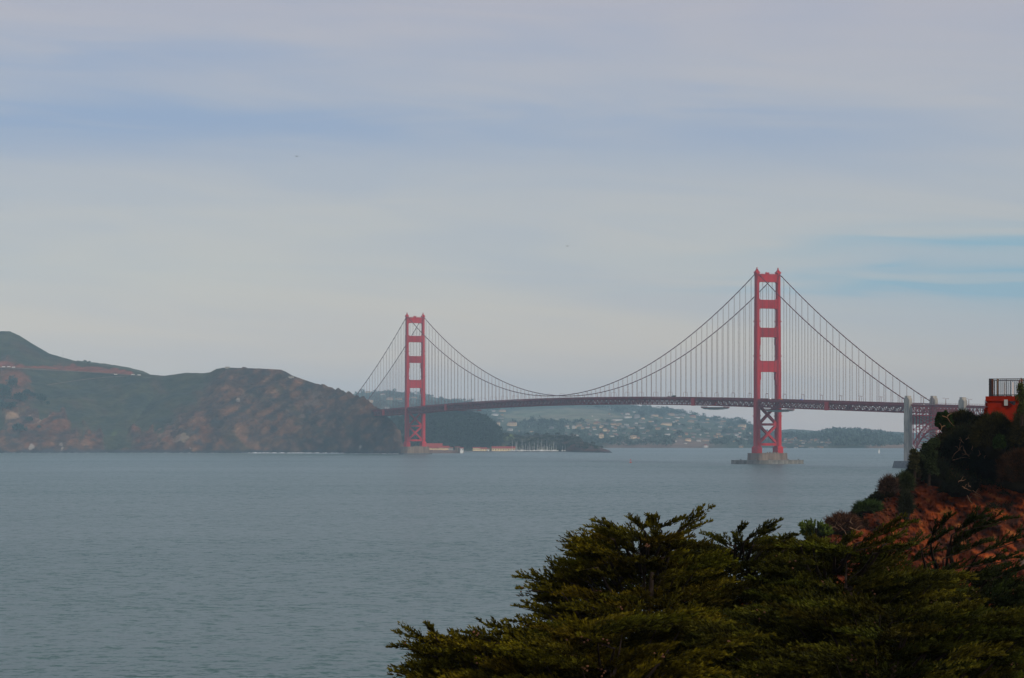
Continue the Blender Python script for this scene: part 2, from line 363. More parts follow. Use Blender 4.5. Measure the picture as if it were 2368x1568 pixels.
def c_head(U, D, Z, X):
    D1 = np.interp(U, hu, hd); D0 = np.interp(U, s_u, s_d); s = np.clip((D-D0)/(D1-D0), 0, 1)
    r = rock_mask(U, s)
    n1 = fbm(X/70, D/110+Z/60, 11, 5); n2 = fbm(X/22, Z/22+D/60, 12, 5); n3 = fbm((X+Z)/55, (D-Z)/90, 13, 5)
    g = lerp3(GRASS_D, GRASS, sm(n1, -0.3, 0.3))
    g = lerp3(g, (0.075, 0.048, 0.034), sm(n3, 0.1, 0.45)*0.5)
    k = lerp3(ROCK, (0.105, 0.046, 0.024), sm(n1, -0.1, 0.4))
    k = lerp3(k, TAN, sm(n2, 0.18, 0.45)*0.75)
    k = lerp3(k, GRASS_D, sm(n3, 0.12, 0.4)*0.65)
    k = lerp3(k, (0.038, 0.036, 0.04), sm(-n2, 0.1, 0.4)*0.8)
    red = lerp3(k, SOIL, sm(n3, -0.35, 0.25))
    k = lerp3(k, red, sm(U, 560, 380)*0.85)
    c = lerp3(g, k, r)
    arr = D+1.6*Z
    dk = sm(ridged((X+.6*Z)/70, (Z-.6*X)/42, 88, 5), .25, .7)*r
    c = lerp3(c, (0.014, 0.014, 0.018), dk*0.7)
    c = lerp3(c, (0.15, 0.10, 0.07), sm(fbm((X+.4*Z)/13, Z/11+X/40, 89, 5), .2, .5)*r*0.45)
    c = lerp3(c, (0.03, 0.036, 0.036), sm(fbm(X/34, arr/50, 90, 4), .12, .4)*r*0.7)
    vq = HV-(Z-CAMZ)/D*F
    for cu_, cv_, ra, rb, cc_ in ((35, 962, 34, 11, (.24,.16,.10)), (88, 976, 9, 12, (.26,.18,.12)), (72, 1036, 5, 6, (.28,.25,.21)), (143, 1036, 5, 7, (.26,.22,.18)), (438, 1032, 4.5, 9, (.32,.28,.23)), (425, 1015, 14, 14, (.25,.19,.13)), (833, 1034, 7, 5, (.30,.28,.25)), (545, 925, 6, 4, (.3,.25,.2)), (385, 1005, 26, 10, (.17,.10,.065)), (720, 930, 40, 20, (.13,.095,.075))):
        c = lerp3(c, cc_, sm(n2*2.6+n3*.8+.5-np.hypot((U-cu_)/ra, (vq-cv_)/rb)*.8, 0, .25)*.85)
    # red road cut along the left hill
    vz = HV-(Z-CAMZ)/D*F
    roadv = np.interp(U, [-100, 0, 100, 200, 310], [846, 849, 853, 861, 868])
    top = np.interp(U, [-100, 0, 30, 60, 100, 200, 280, 305, 312], [834, 836, 838, 846, 843, 847, 852, 856, 868])
    cut = sm(vz-top+3*n2*4, 0, 3)*sm(roadv-vz, 0, 1.5)*(U < 313)*(D < D1+30)*(U > -100)
    c = lerp3(c, (0.19, 0.052, 0.03), cut*0.9)
    c = lerp3(c, SOIL, sm(n3+0.55-np.hypot((U-45)/60, (vz-875)/22), -0.1, 0.3)*0.9)
    c = lerp3(c, (0.085, 0.11, 0.03), np.exp(-((U-264-(1003-vz)*.5)/6)**2-((vz-1003)/9)**2)*.8)
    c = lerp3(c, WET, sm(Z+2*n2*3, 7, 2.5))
    return c
def graded(d0f, d1f, rows, back, lead=30, pw=1.9):
    def g(us):
        T = np.linspace(0, 1, rows); U, TT = np.meshgrid(us, T); d0 = d0f(U)-lead; d1 = d1f(U)
        A = d0+(d1-d0)*((1-.12)*TT**pw+.12*TT); B = np.stack([A[-1]+back*q for q in (.02, .05, .12, .25, .5, 1)])
        return np.meshgrid(us, np.zeros(rows+6))[0], np.concatenate([A, B])
    return g
Dh = graded(lambda U: np.interp(U, s_u, s_d)-8, lambda U: np.interp(U, hu, hd), 360, 500)
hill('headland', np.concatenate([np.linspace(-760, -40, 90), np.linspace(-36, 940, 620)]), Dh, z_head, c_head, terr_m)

def simple_hill(name, cu, cvv, cd, su, sd_, ramp_len, cf, ex=0.7, nu=260, nd_=110, amp=14, m=None, back=900, seed=1, rough=0.7):
    u0, u1 = cu[0], cu[-1]
    def zf(U, D):
        X = (U-CX)/F*D
        D1 = np.interp(U, cu, cd); cv_ = np.interp(U, cu, cvv); D0 = np.interp(U, su, sd_)
        D0 = D0+ramp_len*0.02*fbm(U/15, U*0, seed, 4)
        zc = np.maximum(CAMZ+(HV-cv_)/F*D1, -3)
        s = np.clip((D-D0)/(D1-D0), -1, 1)
        z = np.where(s > 0, zc*np.abs(s)**ex, s*8)
        bd = sm(s, 0, 0.12)*sm(s, 1, 0.85)*np.clip(zc/60, 0, 1)
        z = z+bd*(amp*fbm(X/260, D/300, seed+5, 5)+rough*ridged(X/60, D/70, seed+9, 4)*3)
        z = z+sm(s, 0.9, 1)*1.2*fbm(X/16, D/16, seed+7, 3)*np.clip(zc/20, 0, 1)
        z = np.where(D > D1, zc-(D-D1)*0.12, z)
        return np.where(s < 0, -2+s*6, z)
    Ds = graded(lambda U: np.interp(U, su, sd_)-20, lambda U: np.interp(U, cu, cd), int(nd_*1.4), back)
    return hill(name, np.linspace(u0, u1, nu), Ds, zf, cf, m or farterr_m)

# ridge just behind the road cut on the left
simple_hill('back_ridge', [120,180,250,300,330,350,365,420], [850,834,842,850,858,867,880,960], [5900]*8, [120,420], [5500,5500], 400,
    lambda U, D, Z, X: lerp3(GRASS, (0.12, 0.09, 0.06), sm(fbm(X/60, D/60, 4), -0.2, 0.4)), ex=0.8, nu=150, nd_=40)
# town hill across the bay
tu = [700,780,818,845,905,950,1000,1040,1100,1160,1250,1350,1450,1505,1560,1610,1660,1700,1712,1722,1740,1765,1800,1840,1880]
tv = [940,925,911,906,904,909,918,925,931,936,934,932,935,942,949,960,969,972,969,975,986,996,1008,1022,1042]
def c_town(U, D, Z, X):
    n = fbm(X/180, D/240, 31, 5); n2 = fbm(X/50, D/60+Z/30, 32, 4)
    vz = HV-(Z-CAMZ)/D*F
    tree = (0.060, 0.085, 0.062)  # town hill colours lightened to stand in for part of the haze
    g = lerp3((0.13, 0.16, 0.10), (0.17, 0.17, 0.115), sm(n, -0.3, 0.3))
    open_ = sm(n*0.6+1.0-np.hypot((U-1290)/150, (vz-963)/22), 0.0, 0.3)     # open grassland on the upper left slope
    c = lerp3(tree, (0.10, 0.125, 0.085), sm(n2, 0.0, 0.5))
    c = lerp3(c, g, open_)
    bl = sm(n2*8+8-(Z-8)*0.6, 0, 5)*sm(U, 1380, 1420)*sm(U, 1700, 1600)
    c = lerp3(c, (0.20, 0.13, 0.10), bl*0.8)
    return c
simple_hill('town_hill', tu, tv, [9600]*9+[9400]*8+[9200,9000,8800,8300,7900,7500,7200,7000], [700,1380,1500,1700,1880], [5850,5800,5800,5760,5800], 900, c_town,
    ex=0.9, nu=420, nd_=150, amp=22, seed=30)
# low hills across the bay, right of the near tower
def c_low(U, D, Z, X):
    n = fbm(X/90, D/120, 37, 5)
    c = lerp3((0.04, 0.06, 0.045), (0.08, 0.09, 0.06), sm(n, -0.1, 0.4))
    return lerp3(c, (0.26, 0.17, 0.12), sm(9+9*n-Z, 0, 4)*sm(U, 1995, 2015)*0.8)
simple_hill('bay_hill', [1740,1790,1820,1850,1880,1895,1912,1940,1965,1990,2020,2050,2072,2100,2200,2330,2500], [1040,1015,1004,1006,1007,1003,998,997,996,998,1000,1004,1010,1013,1010,1008,1012],
    [7800]*17, [1740,2500], [5750,5720], 600, c_low, ex=0.6, nu=260, nd_=60, amp=10, seed=41, rough=0.4)
simple_hill('distant_ridge', [1700,1760,1800,1830,1860,1900,1950,2000,2060,2120,2300,2600], [1010,1000,995,992,994,997,1001,1000,998,1001,1004,1010],
    [9300]*12, [1700,2600], [8200,8200], 900, lambda U, D, Z, X: lerp3((0.05, 0.07, 0.05), (0.08, 0.10, 0.07), sm(fbm(X/200, D/200, 9), -0.3, 0.3)), ex=0.8, nu=120, nd_=24, amp=10, seed=51)
# wooded hill behind the far tower
def c_wood(U, D, Z, X):
    return lerp3((0.028, 0.045, 0.035), (0.05, 0.07, 0.045), sm(fbm(X/30, Z/20+D/40, 8), -0.2, 0.4))
simple_hill('wooded_hill', [780,850,900,940,985,1020,1060,1090,1110,1128,1140,1148,1155,1165,1180], [1000,985,978,972,966,962,961,964,968,976,985,996,1004,1020,1046],
    [5150]*8+[5130,5110,5080,5060,5040,5000,4960], [780,900,960,1060,1130,1180], [4760,4700,4700,4800,4850,4880], 300, c_wood, ex=0.6, nu=220, nd_=80, amp=8, seed=61, back=300)
# grassy point right of the wooded hill
def c_point(U, D, Z, X):
    n = fbm(X/45, D/60, 71, 5); n2 = fbm(X/16, Z/12+D/30, 72, 4)
    vz = HV-(Z-CAMZ)/D*F
    c = lerp3((0.036, 0.036, 0.022), (0.080, 0.080, 0.026), sm(n, 0.0, 0.35))
    mead = sm(1-np.hypot((U-1170)/24, (vz-1010)/10), 0, 0.4)
    c = lerp3(c, (0.12, 0.16, 0.04), mead)
    red = sm(vz+n2*5-1021, 0, 4)*sm(U, 1280, 1320)
    c = lerp3(c, (0.10, 0.040, 0.026), red*0.85)
    c = lerp3(c, (0.03, 0.045, 0.035), sm(n2, 0.15, 0.4)*0.8)
    return lerp3(c, (0.045, 0.045, 0.05), sm(Z, 3, 1.5))
simple_hill('grassy_point', [1020,1060,1110,1150,1172,1202,1217,1246,1290,1310,1330,1344,1351,1373,1388,1408,1415,1422], [1046,1032,1018,1000,1000,1007,1006,1005,1006,1006,1009,1014,1023,1028,1035,1041,1046,1056],
    [5050,5050,5040,5020,5000,4990,4980,4960,4920,4880,4840,4800,4780,4740,4710,4670,4650,4640], [1020,1100,1180,1215,1300,1380,1422], [4850,4835,4830,4790,4760,4640,4560], 200, c_point, ex=0.55, nu=300, nd_=90, amp=4, seed=71, back=150, m=terr_m, rough=0.6)

# ------------------------------------------------------------------ the suspension bridge (local x runs north along it from the near tower, local y is the seaward side)
BO = np.array([298.8, 3110.0]); BA = math.atan2(.934, -.356)
ca, sa_ = math.cos(BA), math.sin(BA)
def B2W(t, y, z): return (BO[0]+t*ca-y*sa_, BO[1]+t*sa_+y*ca, z)
def zdeck(t):
    if 0 <= t <= 1280: return 76+8.0*(1-((t-640)/640)**2)
    if t < 0: return 76+t*0.0245
    return 76.5-(t-1280)*0.0205
def zcable(t):
    if 0 <= t <= 1280: return 87.0+(224-87.0)*((t-640)/640)**2
    s = -t/354 if t < 0 else (t-1280)/354
    return 224-154*s-36*s*(1-s)
bridge = empty('suspension_bridge', B2W(0, 0, 0), BA)
tag(bridge, 'long red suspension bridge with two tall towers crossing the strait', 'bridge')
SEC = [(20.4,66,5.4,10.6),(66,121,5.0,9.8),(121,161.4,4.6,9.0),(161.4,193,4.2,8.2),(193,222,3.8,7.4)]
def make_tower(tx):
    T = empty('tower', (tx, 0, 0)); T.parent = bridge
    for sgn in (1, -1):
        y = 13.7*sgn; m = MB()
        m.box(-6.6, 6.6, y-3.6, y+3.6, 12.45, 18.8)
        m.prismz([(-6.6,y-3.6),(6.6,y-3.6),(6.6,y+3.6),(-6.6,y+3.6)], 18.8, 20.6, 0, [(-5.3,y-2.75),(5.3,y-2.75),(5.3,y+2.75),(-5.3,y+2.75)])
        for i, (z0, z1, a, b) in enumerate(SEC):
            m.box(-b*.36, b*.36, y-a/2, y+a/2, z0, z1)                    # broad core
            m.box(-b*.5, b*.5, y-a*.33, y+a*.33, z0-.05, z1-.6)            # long core
            m.box(-b*.43, b*.43, y-a*.42, y+a*.42, z0-.02, z1-.3)
            if i in (1, 2): m.box(-b*.5-.25, b*.5+.25, y-a/2-.25, y+a/2+.25, z1+4.6, z1+5.6)    # dark bands
        m.box(-5.6, 5.6, y-2.9, y+2.9, 55.5, 56.3)
        m.box(-3.6, 3.6, y-1.9, y+1.9, 221.9, 223.2)
        leg = m.build('leg', paint, T)
        s = MB()
        pr = [(3.6,223.2),(3.1,224.2),(2.3,225.0),(1.6,225.9),(1.1,226.8),(0.9,227.6)]
        for (r0, z0), (r1, z1) in zip(pr, pr[1:]):
            q = lambda r: [(-r,y-r*.8),(r,y-r*.8),(r,y+r*.8),(-r,y+r*.8)]
            s.prismz(q(r0), z0, z1, 0, q(r1))
        s.tube([(0,y,227.6),(0,y,229.6)], .55, 6); s.box(-.9,.9,y-.9,y+.9,228.3,228.7)
        s.build('saddle_cap', paint, T)
    def strut(z0, z1, a0, rt, rb, dep, ribs=0):
        W = 13.7-a0*.4; pts = []
        def arc(cy, cz, r, a_, b_):
            return [(cy+r*math.cos(math.radians(a_+(b_-a_)*k/6)), cz+r*math.sin(math.radians(a_+(b_-a_)*k/6))) for k in range(7)]
        Wi = 13.7-a0*.5; 
        if rt: pts += [(-W, z1+rt)]+arc(-Wi+rt, z1+rt, rt, 180, 270)+arc(Wi-rt, z1+rt, rt, 270, 360)+[(W, z1+rt)]
        else: pts += [(-W, z1), (W, z1)]
        pts += [(W, z0-rb)]+arc(Wi-rb, z0-rb, rb, 0, 90)+arc(-Wi+rb, z0-rb, rb, 90, 180)+[(-W, z0-rb)]
        m = MB(); m.prism(pts, -dep, dep)
        if ribs:
            n = 13
            for k in range(n):
                yy = -Wi+1.5+(2*Wi-3)*k/(n-1)
                m.box(-dep-.45, -dep+.1, yy-.28, yy+.28, z0+1.4, z1-1.4)
        m.box(-dep-.35, dep+.35, -Wi+.3, Wi-.3, z0+.1, z0+.9); m.box(-dep-.35, dep+.35, -Wi+.3, Wi-.3, z1-.9, z1-.1)
        return m.build('portal_strut', paint, T)
    strut(212.5, 221.8, 3.8, 0, 2.2, 2.4); strut(181.5, 191.7, 4.0, 2.2, 2.4, 2.7, 1); strut(148, 159, 4.4, 2.4, 3.0, 2.9, 1)
    strut(107.3, 120.3, 4.8, 2.4, 3.6, 3.1)
    for zt, st in ((148, 1.3), (107.3, 1.9)):      # stepped haunches in the lower openings
        for s in (1, -1):
            m = MB()
            m.box(-2.6, 2.6, *sorted((s*(13.7-2.3), s*(13.7-2.3-st))), zt-9, zt-1.5)
            m.box(-2.4, 2.4, *sorted((s*(13.7-2.3), s*(13.7-2.3-st*.55))), zt-15, zt-9)
            m.build('haunch', paint, T)
    m = MB()          # railing and beacon on the top strut
    for k in range(12): m.bar((-2, -9+k*18/11, 221.8), (-2, -9+k*18/11, 223), .15)
    m.bar((-2,-9,223),(-2,9,223), .18); m.build('top_railing', paint, T)
    m = MB(); m.tube([(0,-1.2,222.7),(0,1.2,222.7)], 1.05, 10); m.lathe((0,1.6,221.8), [(1.0,0),(1.0,1.6),(.3,2.6)], 10); m.lathe((0,-1.5,221.8), [(.8,0),(.8,1.9),(.2,2.3)], 10)
    m.build('beacon', paint, T)
    for (za, zb) in ((44.0+2, 69), (24.0, 45.5)):      # cross braces under the deck
        for s in (1, -1):
            m = MB(); yi = 13.7-2.0; m.bar((0.02*s, -yi*s, za), (0.02*s, yi*s, zb), 4.6, 2.5)
            m.build('cross_brace', paint, T)
    for za, zb in ((44.6, 47.4), (21.2, 24.2)):
        m = MB(); m.box(-2.6, 2.6, -11.4, 11.4, za, zb); m.build('brace_beam', paint, T)
    m = MB()
    hw, hx = 20.5, 13.5
    q = lambda k: [(-hx*k+3,-hw*k),(hx*k-3,-hw*k),(hx*k,-hw*k+3),(hx*k,hw*k-3),(hx*k-3,hw*k),(-hx*k+3,hw*k),(-hx*k,hw*k-3),(-hx*k,-hw*k+3)]
    m.prismz(q(1.04), -3, 12.0, 0, q(1.0)); m.prismz(q(1.015), 12.0, 12.5)
    for s in (-1, 1):
        for k in range(6): m.bar((-hx+1, s*(6+k*2.4), 12.5), (-hx+1, s*(6+k*2.4), 13.7), .2)
    for k in range(5): m.box(-hx+1.5+k*.1, -hx+3, -8+k*3.1, -6.2+k*3.1, 12.5, 13.6+.3*(k%2))
    m.build('pier', conc, T)
    return T
make_tower(0)
T2 = make_tower(1280)
m = MB(); n = 48; el_ = lambda a, b: [(b*math.cos(2*math.pi*k/n), a*math.sin(2*math.pi*k/n)) for k in range(n)]
m.prismz(el_(45.5, 27), -3, 0.9, 0); m.prismz(el_(45.3, 26.8), 0.9, 3.9); m.prismz(el_(45.6, 27.1), 3.9, 4.4)
for k in (-38, -22, 5, 20, 37): m.box(-20+abs(k)*.35, -18.6+abs(k)*.35, k, k+1.3, 4.4, 5.6)
m.build('fender_wall', fender_m, bridge)
m = MB(); m.prismz([(-14,-25),(9,-25),(14,-20),(14,20),(9,25),(-14,25)], -3, 2.2, 0); m.build('pier_footing', dark_conc, T2)

T0, T1 = -354.0, 1700.0
for sy in (1, -1):
    m = MB(); ts = np.arange(T0-4, 1280+345, 12.0); m.tube([(t, 13.7*sy, max(zcable(t), 60)) for t in ts], .50, 6)
    for t in np.arange(T0+15.24-6, 1625, 15.24): m.tube([(t-.5, 13.7*sy, zcable(t-.5)), (t+.5, 13.7*sy, zcable(t+.5))], .78, 6)
    m.build('main_cable', cable_m, bridge)
# suspender ropes: the hundred longest near ones are parts, the rest one bundle
susp = []
for sy in (1, -1):
    for t in np.arange(15.24, 1280-8, 15.24): susp.append((t, sy))
    for t in np.arange(15.24, 345, 15.24): susp += [(-t, sy), (1280+t, sy)]
def sus_len(a): return (zcable(a[0])-zdeck(a[0]))*(3500/(3110+a[0]*.93))**2
susp = [a for a in susp if sus_len(a) > 1.0]; susp.sort(key=sus_len, reverse=True)
def rope(m, t, sy):
    for dx in (-.3, .3):
        for dy in (-.3, .3): m.bar((t+dx, 13.7*sy+dy, zdeck(t)-1.5), (t+dx, 13.7*sy+dy, zcable(t)), .085)
rope_m = mat('rope_paint', (0.16, 0.06, 0.055), 0.8)
for k, (t, sy) in enumerate(susp[:100]):
    m = MB(); rope(m, t, sy); m.build('suspender_rope', rope_m, bridge)
m = MB()
for t, sy in susp[100:]: rope(m, t, sy)
tag(m.build('suspender_ropes', rope_m, bridge), kind='stuff')
# stiffening truss
m = MB(); pn = 7.62; npan = int((T1-T0)/pn)
for sy in (1, -1):
    for k in range(npan):
        ta = T0+k*pn; tb = ta+pn; za, zb = zdeck(ta), zdeck(tb); y = 13.7*sy
        m.bar((ta, y, za-9.6), (tb, y, zb-9.6), .9, 1.0); m.bar((ta, y, za-3.0), (tb, y, zb-3.0), .8, .9)
        m.bar((ta, y, za-9.6), (ta, y, za-3), .5)
        if k % 2: m.bar((ta, y, za-3), (tb, y, zb-9.6), .75)
        else: m.bar((ta, y, za-9.6), (tb, y, zb-3), .75)
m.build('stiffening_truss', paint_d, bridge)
m = MB()
for k in range(0, npan, 1):
    ta = T0+k*pn; za = zdeck(ta)
    m.bar((ta, -13.2, za-9.7), (ta, 13.2, za-9.7), .5, .6); m.bar((ta, -13.2, za-3.2), (ta, 13.2, za-3.2), .5, 2.0)
    m.bar((ta, -13.2, za-9.7), (ta, 0, za-4), .35); m.bar((ta, 13.2, za-9.7), (ta, 0, za-4), .35)
    if k % 2: m.bar((ta, -13, za-9.5), (ta+pn*2, 13, za-9.5), .35); m.bar((ta, 13, za-9.6), (ta+pn*2, -13, za-9.6), .35)
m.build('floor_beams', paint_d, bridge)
m = MB()
for k in range(0, npan):
    ta = T0-4+k*pn; tb = ta+pn; za, zb = zdeck(ta), zdeck(tb)
    m.bar((ta, 0, za-1.6), (tb, 0, zb-1.6), 19, .5)
m.build('roadway', asphalt, bridge)
for sy in (1, -1):
    m = MB()
    for k in range(0, npan):
        ta = T0-4+k*pn; tb = ta+pn; za, zb = zdeck(ta), zdeck(tb)
        m.bar((ta, 14.3*sy, za-1.9), (tb, 14.3*sy, zb-1.9), .5, 1.4); m.bar((ta, 12*sy, za-1.35), (tb, 12*sy, zb-1.35), 4.4, .25)
        m.bar((ta, 14.3*sy, za+.05), (tb, 14.3*sy, zb+.05), .22); m.bar((ta, 14.3*sy, za-.6), (tb, 14.3*sy, zb-.6), .10, .9)
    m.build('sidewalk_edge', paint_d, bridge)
for t in (176.6, 1090.0, 1401.0, -176.0):
    z = zdeck(t)
    for s in (1, -1): m = MB(); m.box(t-4.6, t+4.6, *sorted((12.9*s, 14.9*s)), z-10.4, z-1.0); m.build('expansion_panel', paint, bridge)
# concrete pylons and the steel arch at the near end
def pylon(t, seat, zb=0):
    T = empty('pylon', (t, 0, 0)); T.parent = bridge
    zd = zdeck(t)
    for sy in (1, -1):
        m = MB(); y = 15.2*sy
        m.box(-5.4, 5.4, y-1.9, y+1.9, zb, zd+4.2); m.box(-4.5, 4.5, y-2.1, y+2.1, zb, zd+5.6)
        m.box(-2.6, 2.6, y-2.3, y+2.3, zb, zd+8.0)
        m.box(-6.0, 6.0, y-1.3, y+1.3, zb, zd-12)
        for zz in (24, 46): m.box(-5.55, 5.55, y-2.05, y+2.05, zz, zz+.5)
        lg = m.build('pylon_shaft', conc2, T)
    m = MB(); m.box(-3, 3, -11.2, 11.2, zd-22, zd-12); m.build('cross_wall', conc2, T)
    return T
pylon(-359, 0); P2 = pylon(-470, 0, 8)
m = MB(); q = lambda k: [(-20*k,-22*k),(10,-22*k),(10,25*k),(-20*k,25*k)]
m.prismz([(-372-6,-26),(-345,-26),(-343,26),(-372-6,26)], -3, 7.2, 0, [(-372-5,-24.5),(-347,-24.5),(-346,24.5),(-372-5,24.5)])
m.build('pylon_base', dark_conc, bridge)
def arch_z(t, lo):
    a = (t+414.5)/47.5
    return (14+28*(1-a*a)) if lo else (25+23.5*(1-a*a))
m = MB()
for sy in (1, -1):
    y = 13.7*sy; N = 14; ts = [-462+95*k/N for k in range(N+1)]
    for k in range(N):
        a, b = ts[k], ts[k+1]
        for lo in (0, 1): m.bar((a, y, arch_z(a, lo)), (b, y, arch_z(b, lo)), 1.3 if lo else 1.1)
        m.bar((a, y, arch_z(a, 1)), (a, y, arch_z(a, 0)), .6)
        m.bar(*(((a, y, arch_z(a, 1)), (b, y, arch_z(b, 0))) if k % 2 else ((a, y, arch_z(a, 0)), (b, y, arch_z(b, 1)))), .6)
for k in range(15):
    a = -462+95*k/14
    for lo in (0, 1): m.bar((a, -13.7, arch_z(a, lo)), (a, 13.7, arch_z(a, lo)), .6)
    if k % 2 and k < 14: m.bar((a, -13.7, arch_z(a, 1)), (a+13.6, 13.7, arch_z(min(a+13.6, -367), 1)), .5); m.bar((a, 13.7, arch_z(a, 1)), (a+13.6, -13.7, arch_z(min(a+13.6, -367), 1)), .5)
m.build('arch_rib', paint, bridge)
m = MB()
for sy in (1, -1):
    y = 13.7*sy
    for k in range(15):
        a = -462+95*k/14; b = a+95/14; z = zdeck(a)
        m.bar((a, y, arch_z(a, 0)), (a, y, z-3), .75)
        if k < 14:
            for zz, ww in ((3.0, .9), (5.2, .5), (12.0, .8)): m.bar((a, y, z-zz), (b, y, zdeck(b)-zz), ww)
            if k % 2: m.bar((a, y, z-12), (b, y, z-3), .6)
            else: m.bar((a, y, z-3), (b, y, z-12), .6)
        if arch_z(a, 0) < 40: 
            zm = (arch_z(a, 0)+z-12)/2; b2 = a+95/14 if a < -414 else a-95/14
            m.bar((a, y, zm), (b2, y, zm), .4)
for k in range(0, 15):
    a = -462+95*k/14; z = zdeck(a); z0 = arch_z(a, 0)
    m.bar((a, -13.7, z-12), (a, 13.7, z-12), .6); m.bar((a, -13.7, z-12), (a, 13.7, z-3), .5); m.bar((a, 13.7, z-12), (a, -13.7, z-3), .5)
    if z-12-z0 > 14:
        nz = 2
        for q in range(nz):
            za, zb = z0+(z-12-z0)*q/nz, z0+(z-12-z0)*(q+1)/nz
            m.bar((a, -13.7, za), (a, 13.7, zb), .5); m.bar((a, 13.7, za), (a, -13.7, zb), .5); m.bar((a, -13.7, zb), (a, 13.7, zb), .5)
m.build('arch_span_columns', paint, bridge)
m = MB()           # approach deck and viaduct beyond the arch
for a in np.arange(-700, -358, 9.5):
    z, z2 = zdeck(a), zdeck(a+9.5)
    m.bar((a, 0, z-1.6), (a+9.5, 0, z2-1.6), 25.6, .6)
    for y in (14.3, -14.3):
        m.bar((a, y, z-1.6), (a+9.5, y, z2-1.6), .5, 2.0); m.bar((a, y, z+.9), (a+9.5, y, z2+.9), .14); m.bar((a, y, z-.5), (a, y, z+.9), .12)
        m.bar((a+4.7, y, z-.5), (a+4.7, y, z+.9), .08)
    for y in (13.2, -13.2):
        if a < -478:
            m.bar((a, y, z-11), (a+9.5, y, z2-11), .9); m.bar((a, y, z-11), (a+4.75, y, z-3), .6); m.bar((a+4.75, y, z-3), (a+9.5, y, z-11), .6)
m.build('approach_deck', paint_d, bridge)
for a in (-520, -570, -620, -670):
    for y in (12, -12):
        m = MB()
        for dx in (-5, 5): m.bar((a+dx, y, 15), (a+dx, y, zdeck(a)-10), 1.2)
        m.bar((a-5, y, 30), (a+5, y, 50), .6); m.bar((a+5, y, 30), (a-5, y, 50), .6)
        m.build('viaduct_leg', paint_d, bridge)

# maintenance scaffolds hanging under the deck
def scaffold(t0, t1, lab, net=True):
    r = empty('work_scaffold', B2W((t0+t1)/2, 0, zdeck((t0+t1)/2)-12), BA)
    tag(r, lab, 'scaffold', 'work scaffolds hanging under the deck')
    h = (t1-t0)/2; m = MB(); m.box(-h, h, -15, 15, -.8, .1); 
    for k in range(14): m.bar((-h+k*2*h/13, 15, .1), (-h+k*2*h/13, 15, 1.6), .25); m.bar((-h+k*2*h/13, -15, .1), (-h+k*2*h/13, -15, 1.6), .25)
    m.build('platform', paint_d, r)
    if net:
        N = 24; V = []; Fc = []
        for i in range(N+1):
            y = -15+30*i/N; sag = -1.9*(max(math.sin(math.pi*i/N), 0)**.45)-.3*math.sin(i*1.3)
            for x, s in ((-h, .0), (-h+.3, .75), (-h+1.5, 1), (h-1.5, 1), (h-.3, .75), (h, 0)): V.append((x, y, -.8+sag*s))
        for i in range(N):
            for j in range(5): a = i*6+j; Fc.append((a, a+1, a+7, a+6))
        mesh_np('safety_net', V, Fc, net_m, r, smooth=True)
scaffold(134, 152, 'dark scaffold with sagging pale net under the deck, left of the near tower')
scaffold(-40, -22, 'dark scaffold with pale net under the deck, just right of the near tower')
scaffold(1010, 1028, 'slim dark scaffold under the deck above the wooded hill', False)

# lamps along both kerbs
def lamp_proto(s):
    r = empty('street_lamp'); m = MB(); m.lathe((0,0,0), [(.34,0),(.34,1.2),(.2,1.5),(.16,6.2)], 6); m.build('lamp_post', lamp_m, r)
    m = MB(); pts = [(0, 0, 6.2)]+[(0, -s*1.1*(1-math.cos(a)), 6.2+1.1*math.sin(a)) for a in (.4,.8,1.2,1.57)]+[(0, -s*2.6, 7.35)]
    m.tube(pts, .14, 5); m.build('lamp_arm', lamp_m, r)
    m = MB(); m.box(-.35,.35,*sorted((-s*2.4,-s*3.6)),7.15,7.5); m.build('lamp_head', lamp_m, r)
    return r
lp = {1: lamp_proto(1), -1: lamp_proto(-1)}; used = set(); nl = 0
k = 0
for t in list(np.arange(24.2-45.72*12, 1500, 45.72)):
    if t > -15 and t < 15 or 1268 < t < 1292: continue
    for s in (1, -1):
        o = lp[s] if s not in used else copy_tree(lp[s]); used.add(s)
        o.location = B2W(t, 13.4*s, zdeck(t)-1.3); o.rotation_euler = (0, 0, BA)
        side = 'seaward' if s > 0 else 'bay'
        reg = ('approach right of concrete pylons' if t < -380 else 'between near tower and concrete pylon' if t < 0 else 'near half of main span' if t < 640 else 'far half of main span' if t < 1280 else 'left of far tower')
        tag(o, f'curved lamp on {side} kerb, {reg}', 'street lamp', f'lamps on the {side} kerb {reg}')

